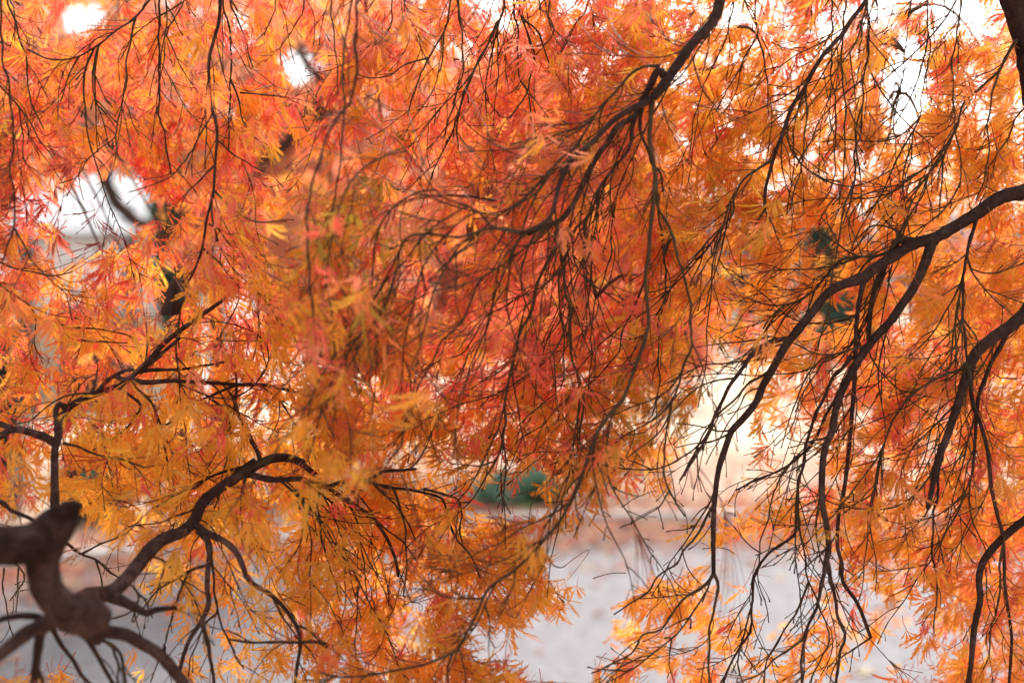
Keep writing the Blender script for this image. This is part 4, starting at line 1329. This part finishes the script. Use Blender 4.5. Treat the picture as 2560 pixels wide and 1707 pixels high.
RED = [(0.80, 0.28, 0.17), (0.84, 0.34, 0.20), (0.76, 0.20, 0.14), (0.86, 0.42, 0.22), (0.72, 0.24, 0.18)]
ORB = [(0.80, 0.38, 0.22), (0.72, 0.32, 0.20), (0.84, 0.46, 0.24), (0.58, 0.29, 0.21), (0.78, 0.47, 0.28)]
GRN = [(0.10, 0.20, 0.12), (0.15, 0.27, 0.17), (0.06, 0.12, 0.07), (0.18, 0.31, 0.20)]
TEAL = [(0.08, 0.17, 0.12), (0.11, 0.21, 0.15), (0.05, 0.11, 0.08)]
GREY = [(0.30, 0.24, 0.23), (0.24, 0.20, 0.19), (0.36, 0.28, 0.25), (0.28, 0.24, 0.20)]
DRK = [(0.05, 0.045, 0.03), (0.07, 0.05, 0.045), (0.04, 0.05, 0.03), (0.10, 0.06, 0.06)]
DUST = [(0.45, 0.26, 0.22), (0.36, 0.24, 0.21), (0.52, 0.30, 0.22)]

# crooked maple across the path, its limbs reaching over towards the viewer
t0 = P(545, 1250, 10.6)
t0[2] = 0
bt = empty('crooked_maple', tuple(t0), 'blurred orange brown maple with crooked dark limbs standing before the white house', 'tree')


def BP(l): return [P(*p) for p in l]


wood([(BP([(545, 1330, 10.6), (552, 1000, 10.5), (540, 760, 10.2), (515, 600, 9.6)]), 0.09, 0.07)], 'trunk', bt, t0)
wood([(BP([(520, 620, 9.7), (430, 585, 8.5), (345, 560, 7.2), (285, 505, 6.6), (258, 430, 6.3), (290, 340, 6.2), (330, 240, 6.1), (300, 120, 6.0)]), 0.042, 0.02)], 'limb', bt, t0)
wood([(BP([(518, 610, 9.6), (480, 540, 8.2), (430, 470, 7.0), (370, 410, 6.5), (330, 350, 6.2)]), 0.05, 0.03)], 'limb', bt, t0)
wood([(BP([(520, 600, 9.6), (600, 470, 8.6), (690, 380, 7.8), (780, 300, 7.2), (842, 250, 7.0), (815, 205, 6.9), (772, 170, 6.8), (745, 120, 6.7)]), 0.046, 0.022)], 'limb', bt, t0)
wood([(BP([(840, 250, 7.0), (760, 256, 7.0), (680, 268, 7.0), (590, 275, 7.1)]), 0.035, 0.018)], 'limb', bt, t0)


def bgap(p):
    x, y = PX(p)
    d = ((x - 745) / 52) ** 2 + ((y - 165) / 45) ** 2 < 1 or ((x - 230) / 220) ** 2 + ((y - 545) / 125) ** 2 < 1.0
    d = d or ((x - 210) / 60) ** 2 + ((y - 50) / 45) ** 2 < 1 or ((x - 410) / 60) ** 2 + ((y - 540) / 60) ** 2 < 1
    d = d or ((x - 590) / 50) ** 2 + ((y - 80) / 50) ** 2 < 1
    return not d


bl = []
for px, py, d, rx, rz in [(80, 120, 6.6, .6, .5), (330, 220, 7.2, .7, .42), (120, 330, 6.8, .5, .35), (560, 300, 8.2, .7, .5), (500, 60, 8, .8, .5), (760, 480, 8.5, .7, .5), (860, 200, 8.5, .6, .6), (760, 330, 9.2, .5, .4), (870, 420, 9.2, .6, .5), (930, 100, 9.4, .7, .5), (700, 500, 9.5, .5, .4), (640, 620, 9, .5, .35), (850, 680, 9, .6, .5), (0, 300, 7, .5, .6), (350, -50, 7.4, .9, .4)]:
    c = P(px, py, d)
    bl.append((c[0], c[1], c[2], rx, 0.8, rz))
tag(link('crown', leaf_cloud(bl, 15000, 0.08, ORB, keep=bgap, origin=t0).mesh('crown'), bt, M_FAR), kind='stuff')


def simple_tree(name, px, d, top, bottom, wpx, n, size, cols, label, group=None, blobs=5, trunk_r=0.12, keep=None, cat='tree'):
    """tree standing at distance d, crown between picture heights top and bottom"""
    b = P(px, HORIZON, d)
    b[2] = 0
    o = empty(name, tuple(b), label, cat, group)
    s = K * d
    zt, zb = CAMZ - (top - HORIZON) * s, max(0.15, CAMZ - (bottom - HORIZON) * s)
    W = wpx * s
    zc = (zt + zb) / 2
    lines = [([b + [0, 0, -0.1], b + [0.1 * W * .2, 0, zc * 0.5], b + [0, 0, zc]], trunk_r, trunk_r * 0.45)]
    wood(lines, 'trunk', o, b, mat=M_FARBARK)
    for k in range(4):
        a = k * 1.57 + random.uniform(0, 1)
        e = b + np.array([math.cos(a) * W * 0.3, math.sin(a) * W * 0.3, zc + (zt - zc) * random.uniform(.2, .6)])
        wood([([b + [0, 0, zc * 0.55], (b + [0, 0, zc * 0.6] + e) / 2 + [0, 0, 0.1], e], trunk_r * 0.4, trunk_r * 0.12)], 'limb', o, b, sides=7)
    bs = []
    for k in range(blobs):
        a = random.uniform(0, 6.28)
        rr = random.uniform(0.1, 0.33) * W
        z = zb + (zt - zb) * random.uniform(0.28, 0.72)
        bs.append((b[0] + math.cos(a) * rr, b[1] + math.sin(a) * rr * 0.8, z, W * random.uniform(0.2, 0.3), W * random.uniform(0.18, 0.26), (zt - zb) * random.uniform(0.26, 0.36)))
    bs.append((b[0], b[1], zc, W * 0.38, W * 0.3, (zt - zb) * 0.42))
    tag(link('crown', leaf_cloud(bs, n, size, cols, keep=keep, origin=b).mesh('crown'), o, M_FAR), kind='stuff')
    return o


simple_tree('red_maple', 1330, 13.5, 190, 930, 900, 22000, 0.14, RED, 'broad salmon red maple blurred behind the middle of the foliage', blobs=8, trunk_r=0.06)
simple_tree('red_maple', 1000, 17, 380, 900, 460, 9000, 0.14, RED + ORB, 'smaller orange maple blurred to the left of the broad salmon maple')
simple_tree('red_maple', 1660, 22, 640, 985, 360, 5000, 0.15, RED, 'low rounded pink red maple at the far edge of the straw lawn')
simple_tree('red_maple', 2440, 26, 600, 930, 420, 5000, 0.16, ORB + RED, 'dull orange maple beyond the straw lawn behind the low dark limbs')
simple_tree('evergreen_tree', 2060, 28, 470, 960, 150, 5000, 0.16, TEAL, 'tall narrow teal green evergreen seen through the gap above the long limb', blobs=6)
simple_tree('evergreen_tree', 2150, 24, 680, 960, 190, 5000, 0.15, TEAL, 'short bushy teal green evergreen below the narrow one', blobs=5)
simple_tree('evergreen_tree', 452, 15, 330, 900, 150, 5000, 0.12, TEAL, 'dark green conifer beside the white house', blobs=6)
for k, (px, d, top, w, cols) in enumerate([(1850, 48, 430, 420, GREY), (2300, 52, 480, 460, GREY), (2620, 46, 470, 420, GREY), (1480, 55, 520, 420, GREY), (1100, 60, 560, 420, GREY), (760, 52, 520, 360, GREY), (2020, 62, 470, 330, DUST), (2470, 64, 520, 360, DUST), (-150, 50, 300, 420, GREY)]):
    simple_tree('bare_tree', px, d, top, 900, w, 2600, 0.32, cols, ('hazy grey brown tree in the distant row behind the lawn' if cols is GREY else 'hazy dusty pink tree among the distant grey row behind the lawn'), 'distant grey trees behind the lawn', 5, 0.25)

# shrubs
def shrub(px, d, wpx, top, n, size, cols, label, name='shrub', depth=0.4):
    b = P(px, HORIZON, d)
    b[2] = 0
    o = empty(name, tuple(b), label, 'shrub')
    s = K * d
    W, H = wpx * s, CAMZ - (top - HORIZON) * s
    for k in range(5):
        a = k * 1.3
        wood([([b, b + [math.cos(a) * W * .12, math.sin(a) * .1, H * .4], b + [math.cos(a) * W * .3, math.sin(a) * .2, H * .8]], 0.015, 0.006)], 'stem', o, b, sides=6)
    bs = [(b[0] + random.uniform(-.28, .28) * W, b[1] + random.uniform(-.2, .2), H * random.uniform(.4, .62), W * .26, depth, H * .38) for _ in range(5)]
    tag(link('foliage', leaf_cloud(bs, n, size, cols, origin=b).mesh('foliage'), o, M_FAR), kind='stuff')


LUSH = [(0.20, 0.36, 0.24), (0.14, 0.27, 0.17), (0.05, 0.10, 0.06), (0.26, 0.42, 0.30), (0.09, 0.16, 0.10)]
shrub(1235, 11.7, 110, 1195, 60, 0.24, LUSH, 'low broad leaved green shrub by the kerb in the middle of the picture')
shrub(1345, 11.5, 120, 1165, 60, 0.24, LUSH, 'broad leaved green shrub just right of the lowest one by the kerb')
shrub(770, 11.4, 200, 1140, 130, 0.24, LUSH, 'low green shrub by the kerb behind the rough barked limb')
shrub(1325, 11.0, 50, 1262, 60, 0.09, [(0.30, 0.50, 0.20), (0.26, 0.44, 0.18)], 'small light green plant in front of the broad leaved shrub')
shrub(40, 10.4, 330, 690, 3800, 0.09, DRK, 'tall dark olive shrub at the left edge before the white house')
shrub(290, 10.6, 260, 1080, 1500, 0.09, DRK + GRN, 'low dark green shrub beside the tall dark one')
shrub(2300, 17.5, 420, 860, 1600, 0.12, RED, 'rosy low shrub at the right of the straw lawn')
shrub(1580, 13.5, 200, 1120, 500, 0.10, [(0.62, 0.33, 0.22), (0.55, 0.4, 0.22), (0.7, 0.3, 0.22)], 'faded pink low shrub behind the kerb')

# ------------------------------------------------------------------ white house on the left
HD = 22.0
h0 = P(150, HORIZON, HD)
h0[2] = 0
house = empty('white_house', tuple(h0), 'blurred white weatherboard house with pale roof at the left', 'house')


def box(acc, x0, x1, y0, y1, z0, z1):
    V = [(x, y, z) for z in (z0, z1) for x, y in ((x0, y0), (x1, y0), (x1, y1), (x0, y1))]
    acc.add(np.array(V), None, [(0, 3, 2, 1), (4, 5, 6, 7), (0, 1, 5, 4), (1, 2, 6, 5), (2, 3, 7, 6), (3, 0, 4, 7)])


def hpart(name, boxes, mat, parent=house, rot=None):
    acc = Acc()
    for b in boxes: box(acc, *b)
    return link(name, acc.mesh(name), parent, mat)


hx0, hx1 = -2.6, 2.15
EAVE = 2.62
hpart('wall', [(hx0, hx1, 0.06, 6.0, 0.0, EAVE)], M_WALL)
nb = 9
for k in range(nb):
    z0 = 1.45 + k * (EAVE - 1.45) / nb
    hpart('board', [(hx0 - 0.02, hx1 + 0.02, 0.0, 0.055, z0 + 0.006, z0 + (EAVE - 1.45) / nb - 0.006)], M_WALL)
hpart('render_panel', [(hx0 - 0.01, hx1 + 0.01, 0.015, 0.055, 0.0, 1.44)], M_CREAM)
hpart('gutter', [(hx0 - 0.3, hx1 + 0.3, -0.20, -0.10, EAVE - 0.02, EAVE + 0.09)], M_GUTTER)
for x in (-0.55, 1.05):
    hpart('post', [(x, x + 0.14, -0.22, -0.08, 0.0, EAVE - 0.03)], M_DARK)
w = hpart('window', [(-1.9, -1.0, -0.03, 0.0, 0.9, 1.42)], M_WALL)
hpart('pane', [(-1.84, -1.06, -0.045, -0.032, 0.96, 1.36)], M_GLASS, w)
d_ = hpart('door', [(0.0, 0.85, -0.03, 0.013, 0.02, 1.40)], M_DARK)
hpart('handle', [(0.74, 0.78, -0.06, -0.032, 0.7, 0.82)], M_GUTTER, d_)
# roof: standing-seam sheets rising away from the eave
acc = Acc()
ry0, ry1, rz0, rz1 = -0.16, 3.0, EAVE + 0.10, EAVE + 2.1
V = [(hx0 - .3, ry0, rz0), (hx1 + .3, ry0, rz0), (hx1 + .3, ry1, rz1), (hx0 - .3, ry1, rz1), (hx1 + .3, 6.4, rz0), (hx0 - .3, 6.4, rz0)]
V += [(x, y, z - 0.08) for x, y, z in V]
acc.add(np.array(V), None, [(0, 1, 2, 3), (3, 2, 4, 5), (6, 9, 8, 7), (9, 11, 10, 8), (0, 6, 7, 1), (4, 10, 11, 5), (1, 7, 8, 2), (2, 8, 10, 4), (0, 3, 9, 6), (3, 5, 11, 9)])
roof = link('roof', acc.mesh('roof'), house, M_ROOF)
for k in range(7):
    f = (k + 0.5) / 7
    y, z = ry0 + (ry1 - ry0) * f, rz0 + (rz1 - rz0) * f
    hpart('seam', [(hx0 - .3, hx1 + .3, y - 0.02, y + 0.02, z + 0.012, z + 0.045)], M_ROOF, roof)
